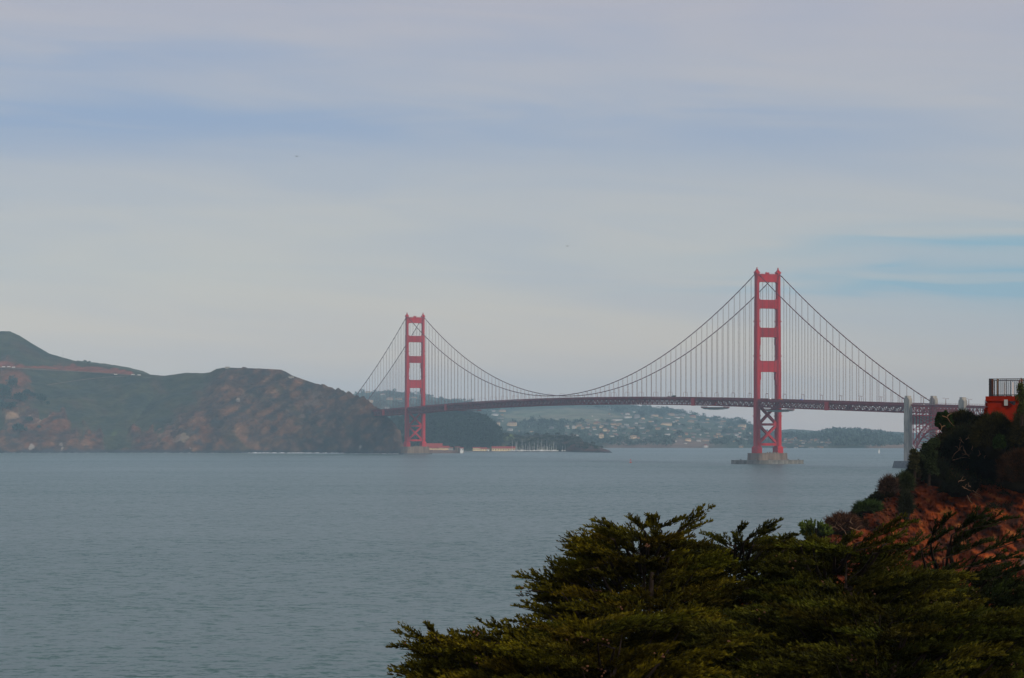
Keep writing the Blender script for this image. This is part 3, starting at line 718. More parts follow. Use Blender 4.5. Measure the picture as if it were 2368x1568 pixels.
# vehicles on the roadway
def vehicle(t, y, kind, colr, lab):
    r = empty(kind, B2W(t, y, zdeck(t)-1.33), BA); cat = {'truck': 'truck', 'van': 'van', 'car': 'car'}[kind]
    tag(r, lab, cat, 'vehicles crossing the bridge'); pm = mat(kind+'_body', colr, .5)
    Ln, H, W = {'truck': (9.5, 3.3, 2.5), 'van': (5.5, 2.5, 2.0), 'car': (4.4, 1.5, 1.8)}[kind]
    m = MB()
    if kind == 'truck':
        m.box(-Ln/2, Ln/2-2.6, -W/2, W/2, .9, H); m.build('cargo_box', pm, r)
        m = MB(); m.box(Ln/2-2.3, Ln/2, -W/2+.1, W/2-.1, .6, 2.6); m.build('cab', dark_conc, r)
    else:
        m.box(-Ln/2, Ln/2, -W/2, W/2, .35, H*.6); m.build('body', pm, r)
        m = MB(); m.prismz([(-Ln*.42,-W*.46),(Ln*.25,-W*.46),(Ln*.25,W*.46),(-Ln*.42,W*.46)], H*.6, H, 0, [(-Ln*.34,-W*.4),(Ln*.12,-W*.4),(Ln*.12,W*.4),(-Ln*.34,W*.4)])
        m.build('cabin', glass_m if kind == 'car' else pm, r)
    for x in (-Ln*.32, Ln*.32):
        for s in (-1, 1):
            m = MB(); m.tube([(x, s*(W/2-.2), .38), (x, s*(W/2), .38)], .38, 10); m.build('wheel', asphalt, r)
vehicle(252, 6, 'truck', (.05,.06,.05), 'dark green box truck on the main span right of its middle')
vehicle(268, 6, 'van', (.12,.12,.12), 'dark van following the truck on the main span')
vehicle(-48, 7, 'van', (.55,.2,.06), 'orange-brown van just right of the near tower')
vehicle(-100, 7, 'van', (.1,.16,.5), 'blue van between lamps right of the near tower')
vehicle(-22, 8, 'van', (.8,.8,.8), 'white van passing behind the right leg of the near tower')
vehicle(-374, 6, 'car', (.75,.75,.72), 'pale car beside the concrete pylons')
vehicle(1262, 8, 'car', (.85,.85,.85), 'white car between the legs of the far tower')
vehicle(430, 6, 'car', (.4,.4,.42), 'grey car near the middle of the main span')
vehicle(-215, 6, 'car', (.5,.5,.5), 'silver car between the near tower and the pylons')

# ------------------------------------------------------------------ surf along the far shore
def surf(u0, u1, dfun, name, h=0.9, seed=0, gate=0.0):
    us = np.arange(u0, u1, 0.8); V = []; Fc = []
    g = fbm(us/9, us*0+seed, 200+seed, 3)
    for i, u in enumerate(us):
        D = dfun(u)-2; hh = h*max(0.0, float(g[i])+.5-gate); x = (u-CX)/F*D
        V += [(x, D-7, -.1), (x, D-3, hh), (x, D+3, hh), (x, D+6, -.1)]
    for i in range(len(us)-1):
        for j in range(3): a = i*4+j; Fc.append((a, a+4, a+5, a+1))
    tag(mesh_np(name, V, Fc, foam_m, smooth=True), kind='stuff')
shore = lambda u: float(np.interp(u, s_u, s_d))-12
surf(575, 800, shore, 'surf', 1.6, 1); surf(805, 925, shore, 'surf', .8, 2, .1); surf(300, 575, shore, 'surf', .7, 3, .35)
surf(0, 250, shore, 'surf', .6, 4, .45)

# ------------------------------------------------------------------ tiny-leaf builders
def quads(Pb, Dr, Ln, Wd, C):
    """diamond leaf quads from base points, directions, lengths, widths, colours"""
    n = len(Pb); R = rng.normal(size=(n, 3)); S = np.cross(Dr, R); S /= (np.linalg.norm(S, axis=1, keepdims=True)+1e-9)
    M = Pb+Dr*(Ln*.5)[:, None]; W = S*(Wd*.5)[:, None]
    V = np.stack([Pb, M+W, Pb+Dr*Ln[:, None], M-W], 1).reshape(-1, 3)
    return V, np.arange(4*n).reshape(-1, 4), np.repeat(C, 4, axis=0)
def unit(a): return a/(np.linalg.norm(a, axis=-1, keepdims=True)+1e-9)
def blob_leaves(c, r, n, size, base, var=0.35, hairy=0.0, up=0.3, core=0.75, lump=0.25, seed=0):
    """leaves through the outer part of a lumpy ellipsoid crown"""
    d = unit(rng.normal(size=(n, 3))); d[:, 2] = np.where(d[:, 2] < -.35, -d[:, 2], d[:, 2])
    lum = 1+lump*(fbm(d[:, 0]*2.2+seed, d[:, 2]*2.2+d[:, 1]*1.7, 300+seed, 3))*1.6
    rad = lum*(core+(1-core)*rng.random(n)**.6)
    Pb = np.array(c)+d*rad[:, None]*np.array(r)
    Dr = unit(d*(.5+hairy)+rng.normal(size=(n, 3))*.6+np.array([0, 0, up]))
    t = np.clip(rng.normal(size=n)*var+1+0.5*fbm(Pb[:, 0]/max(r[0]*.3, .01), Pb[:, 2]/max(r[2]*.3, .01), seed+9, 3), .3, 2.2)
    return Pb, Dr, size*(.6+.8*rng.random(n)), size*(.35 if hairy else .6)*np.ones(n), np.array(base)[None]*t[:, None]
def cat_leaves(L_): return [np.concatenate([l[i] for l in L_]) for i in range(5)]

def small_tree(name, pos, h, w_, colr, lab, group, n=160, cat='tree', trunk=True, size=None):
    r = empty(name, pos); size = size or w_*.16
    L_ = []
    for k in range(5):
        a = rng.random()*6.28; c = (math.cos(a)*w_*.22, math.sin(a)*w_*.22, h*(.36+.34*rng.random()))
        L_.append(blob_leaves(c, (w_*.36, w_*.36, h*.36), n//5, size, colr, core=.2, seed=int(rng.integers(99))))
    a = cat_leaves(L_); V, Fc, C = quads(*a); mesh_np('crown', V, Fc, leaf_m, r, cols=C)
    if trunk:
        m = MB(); m.tube([(0,0,-1.5),(w_*.02,0,h*.4),(w_*.05,0,h*.7)], [w_*.05, w_*.035, w_*.012], 6)
        m.tube([(0,0,h*.3),(w_*.2,0,h*.6)], [w_*.03, w_*.01], 5); m.build('trunk', bark, r)
    tag(r, lab, cat, group); return r

def plant_forest(name, hillname, us, vr, n, hgt, wid, colr, leafs=45, cond=None, kind='stuff'):
    """many crowns too far away to count, one mass"""
    L_ = []
    k = 0; tries = 0
    while k < n and tries < n*6:
        tries += 1
        u = random.uniform(*us); v = random.uniform(*vr)
        if cond and not cond(u, v): continue
        p = hit(hillname, u, v)
        if p is None or p.z < 3: continue
        hh = hgt*random.uniform(.6, 1.25); ww = wid*random.uniform(.7, 1.3)
        c = np.array(colr)*random.uniform(.7, 1.35)
        L_.append(blob_leaves((p.x, p.y, p.z+hh*.45), (ww*.5, ww*.5, hh*.5), leafs, ww*.34, c, core=.35)); k += 1
    V, Fc, C = quads(*cat_leaves(L_)); o = mesh_np(name, V, Fc, leaf_m, cols=C); tag(o, kind=kind); return o
# where the houses across the bay stand (photo units)
Z5 = [(920,310,50,16,1),(925,347,75,20,1),(1030,340,60,35,3),(1100,365,40,18,0),(1245,333,70,20,0),(1430,318,75,25,2),(1560,320,80,20,3),(1690,345,70,25,2),(1865,378,30,16,0),(2050,398,60,20,2),(1670,398,70,30,2),(1385,432,120,26,0),(1390,365,60,10,1),(1310,357,50,12,2),(850,312,30,8,3),(700,312,20,10,2),(720,340,40,10,3),(500,338,15,8,1),(450,378,40,10,2),(550,378,45,12,1),(800,383,100,7,1),(555,420,70,22,2),(445,425,40,12,3),(660,428,60,12,3),(755,430,65,25,2),(350,447,60,20,2),(290,472,50,26,0),(380,472,30,20,1),(445,473,40,10,1),(205,458,25,15,1),(610,462,50,26,0),(520,470,45,15,2),(742,465,34,18,1),(855,460,40,20,3),(650,500,50,28,0),(690,511,30,10,2),(762,512,50,18,1),(965,478,75,11,2),(1085,478,60,11,1),(1090,407,70,9,3),(1010,440,50,15,3),(1275,485,55,20,2),(1395,490,15,22,1),(1440,492,40,9,3),(1530,492,50,9,3),(1110,535,40,20,3),(608,572,58,48,0),(290,567,80,18,1),(990,582,72,34,0),(1045,598,30,9,2),(940,600,25,9,1),(735,578,60,6,1),(1180,572,30,9,3),(1270,572,20,9,1),(1390,553,60,5,1),(1485,545,40,9,3),(1615,550,35,18,2),(1700,552,60,8,3),(1775,557,8,14,1),(1635,617,60,28,0),(1600,660,35,14,1),(1760,627,50,16,1),(1850,625,75,15,2),(1840,695,50,30,1),(1990,548,50,20,2),(1960,580,50,24,2),(2020,575,40,20,2),(2110,552,60,11,3),(2210,560,40,8,1),(2275,448,80,22,0),(2285,490,40,15,2),(1755,500,50,8,3),(1850,542,50,8,1),(1870,577,40,8,3),(1980,415,80,7,3),(1860,415,50,12,2),(1800,412,50,12,3),(1500,355,60,6,1),(1575,357,15,7,0),(1530,430,30,8,1),(1650,482,50,8,2),(1490,632,20,8,1),(2260,700,50,20,2),(1500,392,40,6,2),(1215,405,20,6,1),(1200,355,40,9,3),(20,482,50,12,3),(2180,640,30,10,2)]
Z4 = [(1160,572,45,50,0),(1380,572,130,46,0),(1345,665,70,38,1),(1185,655,40,28,1),(1110,425,90,22,1),(1215,430,40,14,2),(1225,365,90,28,2),(1225,532,25,12,1),(1200,482,90,10,3),(1500,690,40,8,2),(1685,697,50,14,0),(1640,622,8,16,1),(2000,632,60,22,3),(2240,607,60,22,2),(2345,622,50,55,1),(1085,372,50,14,1)]
Z2 = [(1770,442,50,12,0),(1925,465,40,13,1),(1770,537,100,24,0),(2000,512,60,24,2),(2095,512,60,18,2),(1970,607,50,10,1),(2255,500,60,12,2)]
Z7 = [(1110,1067,40,18,2),(1160,1052,40,14,2),(1230,1092,30,12,0),(1275,1090,25,12,1),(1260,1125,40,14,1),(1350,1107,35,10,2),(1432,1090,35,16,0),(1020,1062,40,10,2),(1015,1087,30,10,1),(1000,1112,50,10,2),(1215,1167,20,10,2),(1250,1167,40,10,3),(1160,1188,50,18,1),(1372,1190,66,22,1),(1500,1200,40,11,3),(1000,1190,50,14,2),(1525,1182,22,14,2)]
cands = []
for lst, ox, oy, sc, hl in ((Z5,2200,1550,2.96,'town_hill'),(Z4,1700,1550,3.947,'town_hill'),(Z2,800,1400,2.631,'town_hill'),(Z7,2850,1450,3.484,'bay_hill')):
    for x, y, w_, h, tone in lst: cands.append(((ox+x/sc)/1.7305, (oy+(y+h/2)/sc)/1.7305, w_/sc/1.7305, h/sc/1.7305, tone, hl))
rs = random.Random(5)
for q in range(70):      # smaller ones half hidden by trees
    u = rs.uniform(1300, 1735); v = np.interp(u, tu, tv)+rs.uniform(10, 75)
    if v < 1028 and not (np.hypot((u-1290)/150, (v-963)/22) < 1): cands.append((u, v, rs.uniform(4, 9), rs.uniform(1.6, 3), rs.choice([2, 3, 3, 1]), 'town_hill'))
for q in range(22):
    u = rs.uniform(1810, 1925); cands.append((u, rs.uniform(1016, 1034), rs.uniform(4, 8), rs.uniform(1.6, 3), rs.choice([2, 3, 3, 1]), 'bay_hill'))
plant_forest('woodland', 'wooded_hill', (905, 1163), (955, 1046), 1500, 12, 11, (.020, .034, .026), 60)
def cr(u, v):
    vt = np.interp(u, tu, tv)
    return not (abs(u-1290) < 150 and 925 < v < 978 and np.hypot((u-1290)/150, (v-963)/22) < 1) and v > vt+1 and clear_of(u, v)
def clear_of(u, v):
    for c in cands:
        if abs(u-c[0]) < c[2]*.5+6 and c[1]-1 < v < c[1]+12: return False
    return True
plant_forest('hillside_trees', 'town_hill', (820, 1870), (906, 1034), 2300, 11, 14, (.058, .085, .070), 30, cr)  # crown colour lightened in place of thicker haze
plant_forest('bay_hill_trees', 'bay_hill', (1800, 2085), (997, 1036), 600, 10, 14, (.060, .088, .074), 26, lambda u, v: clear_of(u, v))  # these crowns too are lightened to stand in for haze
plant_forest('headland_scrub', 'grassy_point', (1150, 1395), (1003, 1040), 170, 3.5, 8, (.028, .034, .018), 34)

# trees one can tell apart
def tree_at(hillname, u, v, h, w_, colr, lab, group=None, n=240, name='tree'):
    p = hit(hillname, u, v)
    if p is None: return None
    return small_tree(name, (p.x, p.y, p.z-.5), h, w_, colr, lab, group, n)
tree_at('grassy_point', 1190.5, 1004, 17, 22, (.05,.07,.055), 'lone tall round-headed tree on the grassy point above the marina', n=700)
for u, v, h, w_, lab in ((187, 836.2, 9, 12, 'wind-bent tree on the skyline left of the road cut'), (196, 838.4, 6, 7, 'low dark tree on the skyline just right of the wind-bent one'), (205, 839.6, 5, 8, 'rightmost bushy tree on the skyline above the road cut')):
    tree_at('headland', u, v+.8, h, w_, (.04,.06,.05), lab, n=260)
G = 'dark round trees on the left hillside'
for u, v, h, w_, lab in ((2, 905, 16, 17, 'dark tree at the left frame edge under the road'), (27, 905, 27, 22, 'tallest dark tree at far left, standing on the red slope'), (7, 932, 30, 26, 'big dark tree mass at the left edge below the tallest one'),
        (64, 915, 12, 17, 'low dark tree on the red slope left of the gully'), (78, 920, 11, 14, 'low dark tree with its twin on its left, on red slope'), (97, 935, 20, 18, 'isolated dark round tree farthest right on the hillside'),
        (110, 936, 7, 8, 'tiny bush beside the isolated round tree'), (45, 928, 14, 22, 'wide dark tree above the tan crags'), (57, 932, 14, 14, 'dark tree right of the wide one above the crags'),
        (25, 948, 16, 20, 'dark tree hugging the top of the tan crags'), (5, 950, 20, 20, 'dark tree at left edge level with the crags'), (67, 976, 10, 13, 'small tree between the two tan crags'),
        (45, 1001, 15, 24, 'broad low tree below the crags near the water'), (90, 991, 6, 8, 'small bush right of the lower crag')):
    tree_at('headland', u, v, h, w_, (.022,.052,.045), lab, G, n=420)
for i, (u, v, h) in enumerate(((1216,986,20),(1229,985,26),(1241,987,18),(1252,985,25),(1263,988,20),(1275,986,22),(1296,985,18),(1480,962,14),(1505,948,12),(1733,981,22),(1722,984,16),(1612,966,10))):
    loc = ['first blue-grey tree right of the pair of cream villas','tallest tree right of the cream villas','tree behind the grassy point, third from the villas','round-headed tree standing free on the pale slope','tree just right of the free round-headed tree','dark tree above the middle of the marina point','last tree before the cluster of white houses','tree among houses high on the slope under the deck','tree on the crest right below the deck','tree topping the knoll left of the near tower','smaller tree left of the knoll top tree','tree on the sloping crest between scaffold and knoll'][i]
    tree_at('town_hill', u, v, h, h*.8, (.035,.055,.045), loc, n=200)

# ------------------------------------------------------------------ houses across the bay (each its own thing)
TN = ['cream', 'white', 'tan', 'grey']
def house(u, v, wp, hp, tone, hl, idx):
    p = hit(hl, u, v)
    if p is None: return
    D = p.y; Wd = max(wp/F*D, 4); H = max(hp/F*D, 2.5); dp = min(max(Wd*.6, 7), 14)
    big_ = Wd > 13 and H > 5.5
    r = empty('house', (p.x, p.y-dp*.6, p.z-1.0), random.uniform(-.35, .35))
    wm = house_ms[tone]; fl = max(1, int(H/3.6)); top = H*.82+1
    m = MB(); zz = 0
    m.box(-Wd/2, Wd/2, -dp/2, dp/2, -4, top)
    if Wd > 12: m.box(-Wd*.5-Wd*.14, -Wd/2, -dp*.35, dp*.4, -4, top*.62)
    m.build('wall', wm, r)
    for f in range(fl):      # each storey's glazing
        z0 = 1+(top-1)*(f+.42)/fl; z1 = 1+(top-1)*(f+.80)/fl; nw = max(2, int(Wd/3.4)); m = MB()
        m.box(-Wd*.44, Wd*.44, -dp/2-.05, -dp/2+.02, z0+(z1-z0)*.42, z0+(z1-z0)*.58)
        for k in range(nw):
            x0 = -Wd/2+Wd*(k+.25)/nw; m.box(x0, x0+Wd*.5/nw, -dp/2-.08, -dp/2+.02, z0, z1)
        m.build('window_row', glass_m, r)
    m = MB(); rt = H*.25+.4; q = .6
    if idx % 3:
        m.prismz([(-Wd/2-q,-dp/2-q),(Wd/2+q,-dp/2-q),(Wd/2+q,dp/2+q),(-Wd/2-q,dp/2+q)], top, top+rt, 0, [(-Wd*.3,-.4),(Wd*.3,-.4),(Wd*.3,.4),(-Wd*.3,.4)])
    else: m.box(-Wd/2-q, Wd/2+q, -dp/2-q, dp/2+q, top, top+.5); m.box(-Wd*.2, Wd*.15, -dp*.3, dp*.3, top+.5, top+.5+rt*.6)
    m.build('roof', roof_ms[idx % 2 if idx % 7 else 2] if tone else roof_ms[1], r)
    band = 'upper slope' if v < 960 else 'middle slope' if v < 990 else 'lower slope' if v < 1015 else 'shore'
    if hl == 'bay_hill': reg = 'right of the near tower'
    elif u < 1000: reg = 'around the far tower'
    elif u < 1290: reg = 'above the wooded hill and marina'
    elif u < 1420: reg = 'under the left part of the long deck'
    elif u < 1560: reg = 'under the middle of the long deck'
    else: reg = 'left of the near tower'
    size = 'large' if Wd > 20 else 'mid-sized' if Wd > 11 else 'small'
    lab = f'{size} {TN[tone]} house on the hazy {band}, {reg}'
    tag(r, lab, 'house', lab.replace(size+' ', size+' ')+' group')
SPEC = {46: 'tall cream apartment house with four storeys, nearest the grassy point tip', 48: 'cream villa with dark window grid alone above the far shore', 59: 'cream two-storey house above the shore left of the near tower', 63: 'white boathouse block standing at the waterline left of the near tower', 11: 'long cream mansion in the middle of the hazy slope',
        69: 'cream house on the knoll just left of the near tower', 1: 'long white house high on the slope below two flat roofs', 0: 'white flat-roofed house highest on the slope below the deck', 8: 'sunlit cream house near the crest under the pale scaffold'}
base_n = len(Z5)
for i, cnd in enumerate(cands):
    before = len(col.objects); house(*cnd, i)
    if i in SPEC and len(col.objects) > before:
        r = [o for o in col.objects if o.name.startswith('house') and o.type == 'EMPTY'][-1]
        r['label'] = SPEC[i]; 
        if 'group' in r: del r['group']

# ------------------------------------------------------------------ old fort buildings and marina
def hall(u0, u1, v0, v1, D, roof_h, lab, eave=None, name='barracks', wall_m=None, nwin=10):
    x0, x1 = (u0-CX)/F*D, (u1-CX)/F*D; z0 = CAMZ+(HV-v1)/F*D; z1 = CAMZ+(HV-v0)/F*D; W = x1-x0
    r = empty(name, ((x0+x1)/2, D, z0)); H = z1-z0; dp = 13; he = H*(1-roof_h)
    m = MB(); m.box(-W/2, W/2, -dp/2, dp/2, -5, he); m.build('wall', wall_m or ivory, r)
    m = MB(); pr = [(-dp/2-.8, he+.05), (0, H), (dp/2+.8, he+.05)]; m.prism(pr, -W/2-.7, W/2+.7); m.build('roof', roof_ms[2], r)
    for k in range(nwin):
        x = -W/2+W*(k+.35)/nwin; m = MB(); m.box(x, x+min(1.6, W*.3/nwin), -dp/2-.08, -dp/2+.02, he*.35, he*.8); m.build('window', glass_m, r)
    tag(r, lab, 'building'); return r
hall(1137, 1190.5, 1032.2, 1043.4, 4768, .42, 'long red-roofed cream boathouse beside the marina masts', nwin=9)
hall(1110, 1125, 1034.5, 1043, 4768, .38, 'small red-roofed cream shed left of the long boathouse', nwin=3)
hall(1093, 1110.5, 1034, 1042.5, 4768, .25, 'low cream building with many windows on the shore', nwin=6)
hall(1126.5, 1131, 1037, 1041, 4768, .3, 'tiny white hut between the shed and the boathouse', wall_m=white_m, nwin=1)
hall(986, 1022, 1025, 1036, 4650, .95, 'wide brown-roofed barracks right of the far tower base', nwin=2)
hall(987, 1012, 1032.5, 1040.5, 4560, .45, 'red-roofed cream row with small windows beside the far tower base', nwin=9)
hall(1011, 1038, 1031, 1040, 4560, .5, 'cream gabled house with red roof on the rock shelf', nwin=6)
hall(1037, 1047, 1034, 1040.5, 4540, .2, 'grey-white flat house on the rock shelf', wall_m=grey_m, nwin=3)
hall(1052, 1063, 1032.5, 1044, 4510, .1, 'weathered concrete blockhouse at the rocky tip', wall_m=conc, nwin=2)
hall(1063.5, 1071, 1034.5, 1044, 4505, .25, 'white foghorn house at the very tip of the rock', wall_m=white_m, nwin=2)
hall(1072, 1082, 1031.5, 1036, 4880, .3, 'small white house under the wooded hill', wall_m=white_m, nwin=3)
# rock shelf under them
def shelf(name, pts, D, dep, mt, seed=0, zt=None):
    """pts: (u, v top, v bottom) along the front"""
    us = np.linspace(pts[0][0], pts[-1][0], 90); vt = np.interp(us, [p[0] for p in pts], [p[1] for p in pts])
    zt_ = CAMZ+(HV-vt)/F*D+1.2*fbm(us/4, us*0, seed, 4); x = (us-CX)/F*D
    V = []; rows = [(-dep*.5-4, -3, 0), (-dep*.5, .35, 0), (-dep*.38, .8, 1), (-dep*.25, 1, 1), (dep*.5, 1, 0), (dep*.5+6, -3, 0)]
    for ri, (dy, f, jj) in enumerate(rows):
        nz = fbm(us/3, us*0+ri*5, seed+ri, 3)
        for i in range(len(us)): V.append((x[i], D+dy+nz[i]*3, (f if f < 0 else zt_[i]*f)+ (nz[i]*1.0 if f > 0 and f < 1 else 0)))
    n = len(us); Fc = [(r*n+i, r*n+i+1, (r+1)*n+i+1, (r+1)*n+i) for r in range(len(rows)-1) for i in range(n-1)]
    C = np.tile(np.array(mt), (len(V), 1))*(1+.5*rng.random((len(V), 1)))
    o = mesh_np(name, V, Fc, terr_m, cols=C, smooth=False); tag(o, kind='structure'); return o
shelf('rock_shelf', [(980,1040),(1000,1040.5),(1030,1041),(1050,1041),(1063,1042.5),(1070,1043.5),(1073,1048)], 4530, 60, (.13,.085,.065), 1)
shelf('breakwater', [(1065,1042.5),(1130,1042.8),(1200,1043.4),(1300,1044),(1380,1044.5)], 4733, 12, (.10,.10,.10), 2)
# sailboats at the moorings: hull, mast, boom
def boat_proto():
    r = empty('sailboat'); m = MB()
    sec = [(-5, .9, .6), (-3, 1.4, .9), (0, 1.6, 1.0), (3, 1.1, 1.1), (5.2, .1, 1.4)]
    V = []
    for x, b, z in sec: V += [(x, -b, z), (x, -b*.6, -.3), (x, b*.6, -.3), (x, b, z)]
    fs = []
    for i in range(4):
        for j in range(3): a = i*4+j; fs.append((a, a+4, a+5, a+1))
        fs.append((i*4+3, i*4+7, i*4+4, i*4))
    m.add(V, fs+[(0, 1, 2, 3)]); m.box(-2, 1.5, -.8, .8, .9, 1.6); m.build('hull', white_m, r)
    m = MB(); m.tube([(.8, 0, 1), (.8, 0, 14)], [.22, .14], 5); m.build('mast', white_m, r)
    m = MB(); m.tube([(.8, 0, 2.3), (-3.6, 0, 2.2)], .2, 5); m.build('boom', grey_m, r)
    return r
bp_ = boat_proto(); first = True
msts = [1183.5,1192.5,1194.2,1196,1202,1206,1210,1214,1219,1223.8,1226,1231,1235,1240,1243,1244.6,1247,1249.5,1252,1254,1256,1259,1263,1265,1267,1270,1273.5,1276,1279,1281,1284.5,1300,1306,1326]
tall = [1,.9,.8,.9,.45,1.05,.5,.7,.5,.85,.4,.5,.8,.35,.6,.95,.5,.8,1.1,.4,.5,.6,.95,.5,.4,.6,.4,.5,.7,.9,.6,.5,.5,.7]
for i, (u, hgt) in enumerate(zip(msts, tall)):
    o = bp_ if first else copy_tree(bp_); first = False
    D = 4749+random.uniform(0, 8); 
    o.location = ((u-CX)/F*D, D, 1.8); o.rotation_euler = (0, 0, random.uniform(-.4, 3)); s = hgt*1.35; o.scale = (1.0, 1.0, s)
    reg = 'in front of the red-roofed boathouse' if u < 1193 else 'just right of the boathouse' if u < 1222 else 'in the middle cluster of masts' if u < 1260 else 'in the right-hand cluster of masts' if u < 1290 else 'apart at the right end below the red bank'
    tag(o, f'white sailboat moored {reg}' if u > 1193 else 'tall-masted sailboat in front of the red-roofed boathouse', 'sailboat', f'sailboats moored {reg}')
# yacht under sail
pw = P(2032, 1048, 0); D = 4478
r = empty('sailing_yacht', ((2032-CX)/F*D, D, 0), .9); r.scale = (.75, .8, .9); tag(r, 'lone white yacht under sail left of the concrete pylon', 'yacht')
m = MB(); m.add([(-3.4,-.8,.5),(-3,-.5,-.3),(-3,.5,-.3),(-3.4,.8,.5),(0,-1.1,.6),(0,-.7,-.3),(0,.7,-.3),(0,1.1,.6),(3.8,0,.9)], [(0,4,5,1),(1,5,6,2),(2,6,7,3),(3,7,4,0),(4,8,5),(5,8,6),(6,8,7),(7,8,4),(0,1,2,3)]); m.build('hull', white_m, r)
m = MB(); m.tube([(.4,0,.5),(.4,0,10)], .1, 5); m.build('mast', grey_m, r)
m = MB(); m.add([(.3,-.03,1.2),(-3.0,-.03,1.3),(.3,-.03,9.8),(.3,.05,1.2),(-3.0,.05,1.3),(.3,.05,9.8)], [(0,1,2),(5,4,3),(0,3,4,1),(1,4,5,2),(2,5,3,0)]); m.build('mainsail', white_m, r)
m = MB(); m.add([(.6,0,8.6),(3.7,0,1.0),(.6,.1,1.4),(.6,-.05,8.6)], [(0,1,2),(3,2,1)]); m.build('jib', white_m, r)
# channel buoy
D = 3210; r = empty('channel_buoy', ((1457.5-CX)/F*D, D, 0)); tag(r, 'small red channel buoy floating in open water left of the near tower', 'buoy')
red_m = mat('buoy_red', (.65, .07, .04), .5)
m = MB(); m.lathe((0,0,0), [(1.4,-.4),(1.5,.3),(1.3,.7),(.2,.75)], 12); m.build('float', red_m, r)
m = MB(); [m.bar((math.cos(a)*1.0, math.sin(a)*1.0, .7), (math.cos(a)*.3, math.sin(a)*.3, 3.4), .16) for a in (0, 1.57, 3.14, 4.71)]; m.lathe((0,0,3.2), [(.5,0),(.6,.5),(.2,1.0)], 8); m.build('lattice_top', red_m, r)
# rocks awash near the pylon
for i, (u, v, sz, lab) in enumerate(((2072.5, 1079.3, 2.4, 'larger wave-washed dark rock left of the pylon base'), (2081, 1080, 1.6, 'smaller dark rock awash nearest the pylon base'))):
    D = 40*F/(v-HV); m = MB()
    m.lathe((0,0,0), [(sz*1.5,-.5),(sz*1.3,.3),(sz*.8,.8),(sz*.3,1.2)], 9); o = m.build('sea_rock', dark_conc); o.location = ((u-CX)/F*D, D, 0); o.scale = (1.3, 1, .7); tag(o, lab, 'rock', 'rocks awash by the pylon')
# gulls in the sky
for u, v, D, lab in ((686, 362, 420, 'gull in the sky at upper left'), (1311.5, 569.5, 520, 'tiny gull high between the two towers')):
    p = P(u, v, D); r = empty('gull', p, .5); tag(r, lab, 'bird')
    m = MB(); m.tube([(0,-.22,0),(0,-.1,.01),(0,.05,.02),(0,.2,.0)], [.02,.06,.06,.015], 8)
    for s in (1, -1): m.add([(0,.06,.02),(s*.28,.08,.12),(s*.62,-.02,.06),(s*.3,-.06,.11),(0,-.08,.02),(0,.06,-.0),(s*.28,.08,.10),(s*.3,-.06,.09),(0,-.08,0)], [(0,1,3,4),(1,2,3),(5,8,7,6),(6,7,2)])
    o = m.build('body', dark_conc, r)
# road ribbons and parked cars on the left hill
tan_m = mat('road_dust', (.17,.135,.10), .95)
def ribbon(name, uv, hl, wpx, mt, kind='structure'):
    V = []
    uu = np.arange(uv[0][0], uv[-1][0], 2.0)
    for u in uu:
        v = np.interp(u, [a for a, _ in uv], [b for _, b in uv])
        p = hit(hl, u, v)
        if p is None: continue
        h = wpx/F*p.y; V.append((p.x, p.y, p.z))
    Vn = []; 
    for x, y, z in V: Vn += [(x, y-6, z-.6+h*.1), (x, y-5, z+h*.6), (x, y+4, z+h*.75)]
    Fc = []
    for i in range(len(V)-1):
        if abs(V[i+1][1]-V[i][1]) > 60: continue
        for j in range(2): a = i*3+j; Fc.append((a, a+3, a+4, a+1))
    tag(mesh_np(name, Vn, Fc, mt), kind=kind)
ribbon('hill_road', [(-20,850),(40,851.5),(100,855),(170,858.5),(230,862),(300,867),(330,869)], 'headland', 1.2, tan_m)
ribbon('lower_hill_road', [(110,890.5),(150,884),(200,877),(250,872),(300,869)], 'headland', .9, tan_m)
for i, (u, v, lab) in enumerate(((9,850,'white car parked on the hill road at the left edge'),(21,850,'silver car next to the left-edge one on the hill road'),(32,851,'second white car on the hill road under the red cut'),(308,868,'white car parked by the notch at the end of the red cut'),(322,869,'pale car on the saddle right of the red cut'),(268,867.5,'pale car below the right end of the red cut'))):
    p = hit('headland', u, v)
    if p is None: continue
    r = empty('car', (p.x, p.y-3, p.z+.8), .1); tag(r, lab, 'car', 'cars parked on the hill road')
    m = MB(); m.prismz([(-3.0,-1),(3.0,-1),(3.0,1),(-3.0,1)], .2, 1.4); m.build('body', white_m, r); m = MB(); m.prismz([(-1.8,-.9),(1.4,-.9),(1.4,.9),(-1.8,.9)], 1.4, 2.2, 0, [(-1.3,-.8),(.9,-.8),(.9,.8),(-1.3,.8)]); m.build('cabin', glass_m, r)
p = hit('headland', 145.5, 829.5) or hit('headland', 145.5, 832)
if p:
    r = empty('radio_mast', (p.x, p.y, p.z-1)); tag(r, 'thin radio mast on the skyline of the left hill', 'mast'); m = MB(); m.tube([(0,0,0),(0,0,17)], [.28,.16], 5); m.build('pole', grey_m, r); m = MB(); m.bar((-1,0,16.5),(1,0,16.5),.3); m.build('crossarm', grey_m, r)
for u, v, w_, lab in ((526, 850.4, 7, 'small concrete bunker on the flat headland top'), (673, 872.6, 9, 'flat-roofed lookout shelter below the headland shoulder')):
    p = hit('headland', u, v+1.2)
    if p:
        r = empty('bunker', (p.x, p.y, p.z)); tag(r, lab, 'bunker'); m = MB(); m.box(-w_/2,w_/2,-3,3,-1,2.2); m.build('wall', conc2, r); m = MB(); m.box(-w_/2-.8,w_/2+.8,-3.6,3.6,2.2,2.8); m.build('roof', conc2, r)

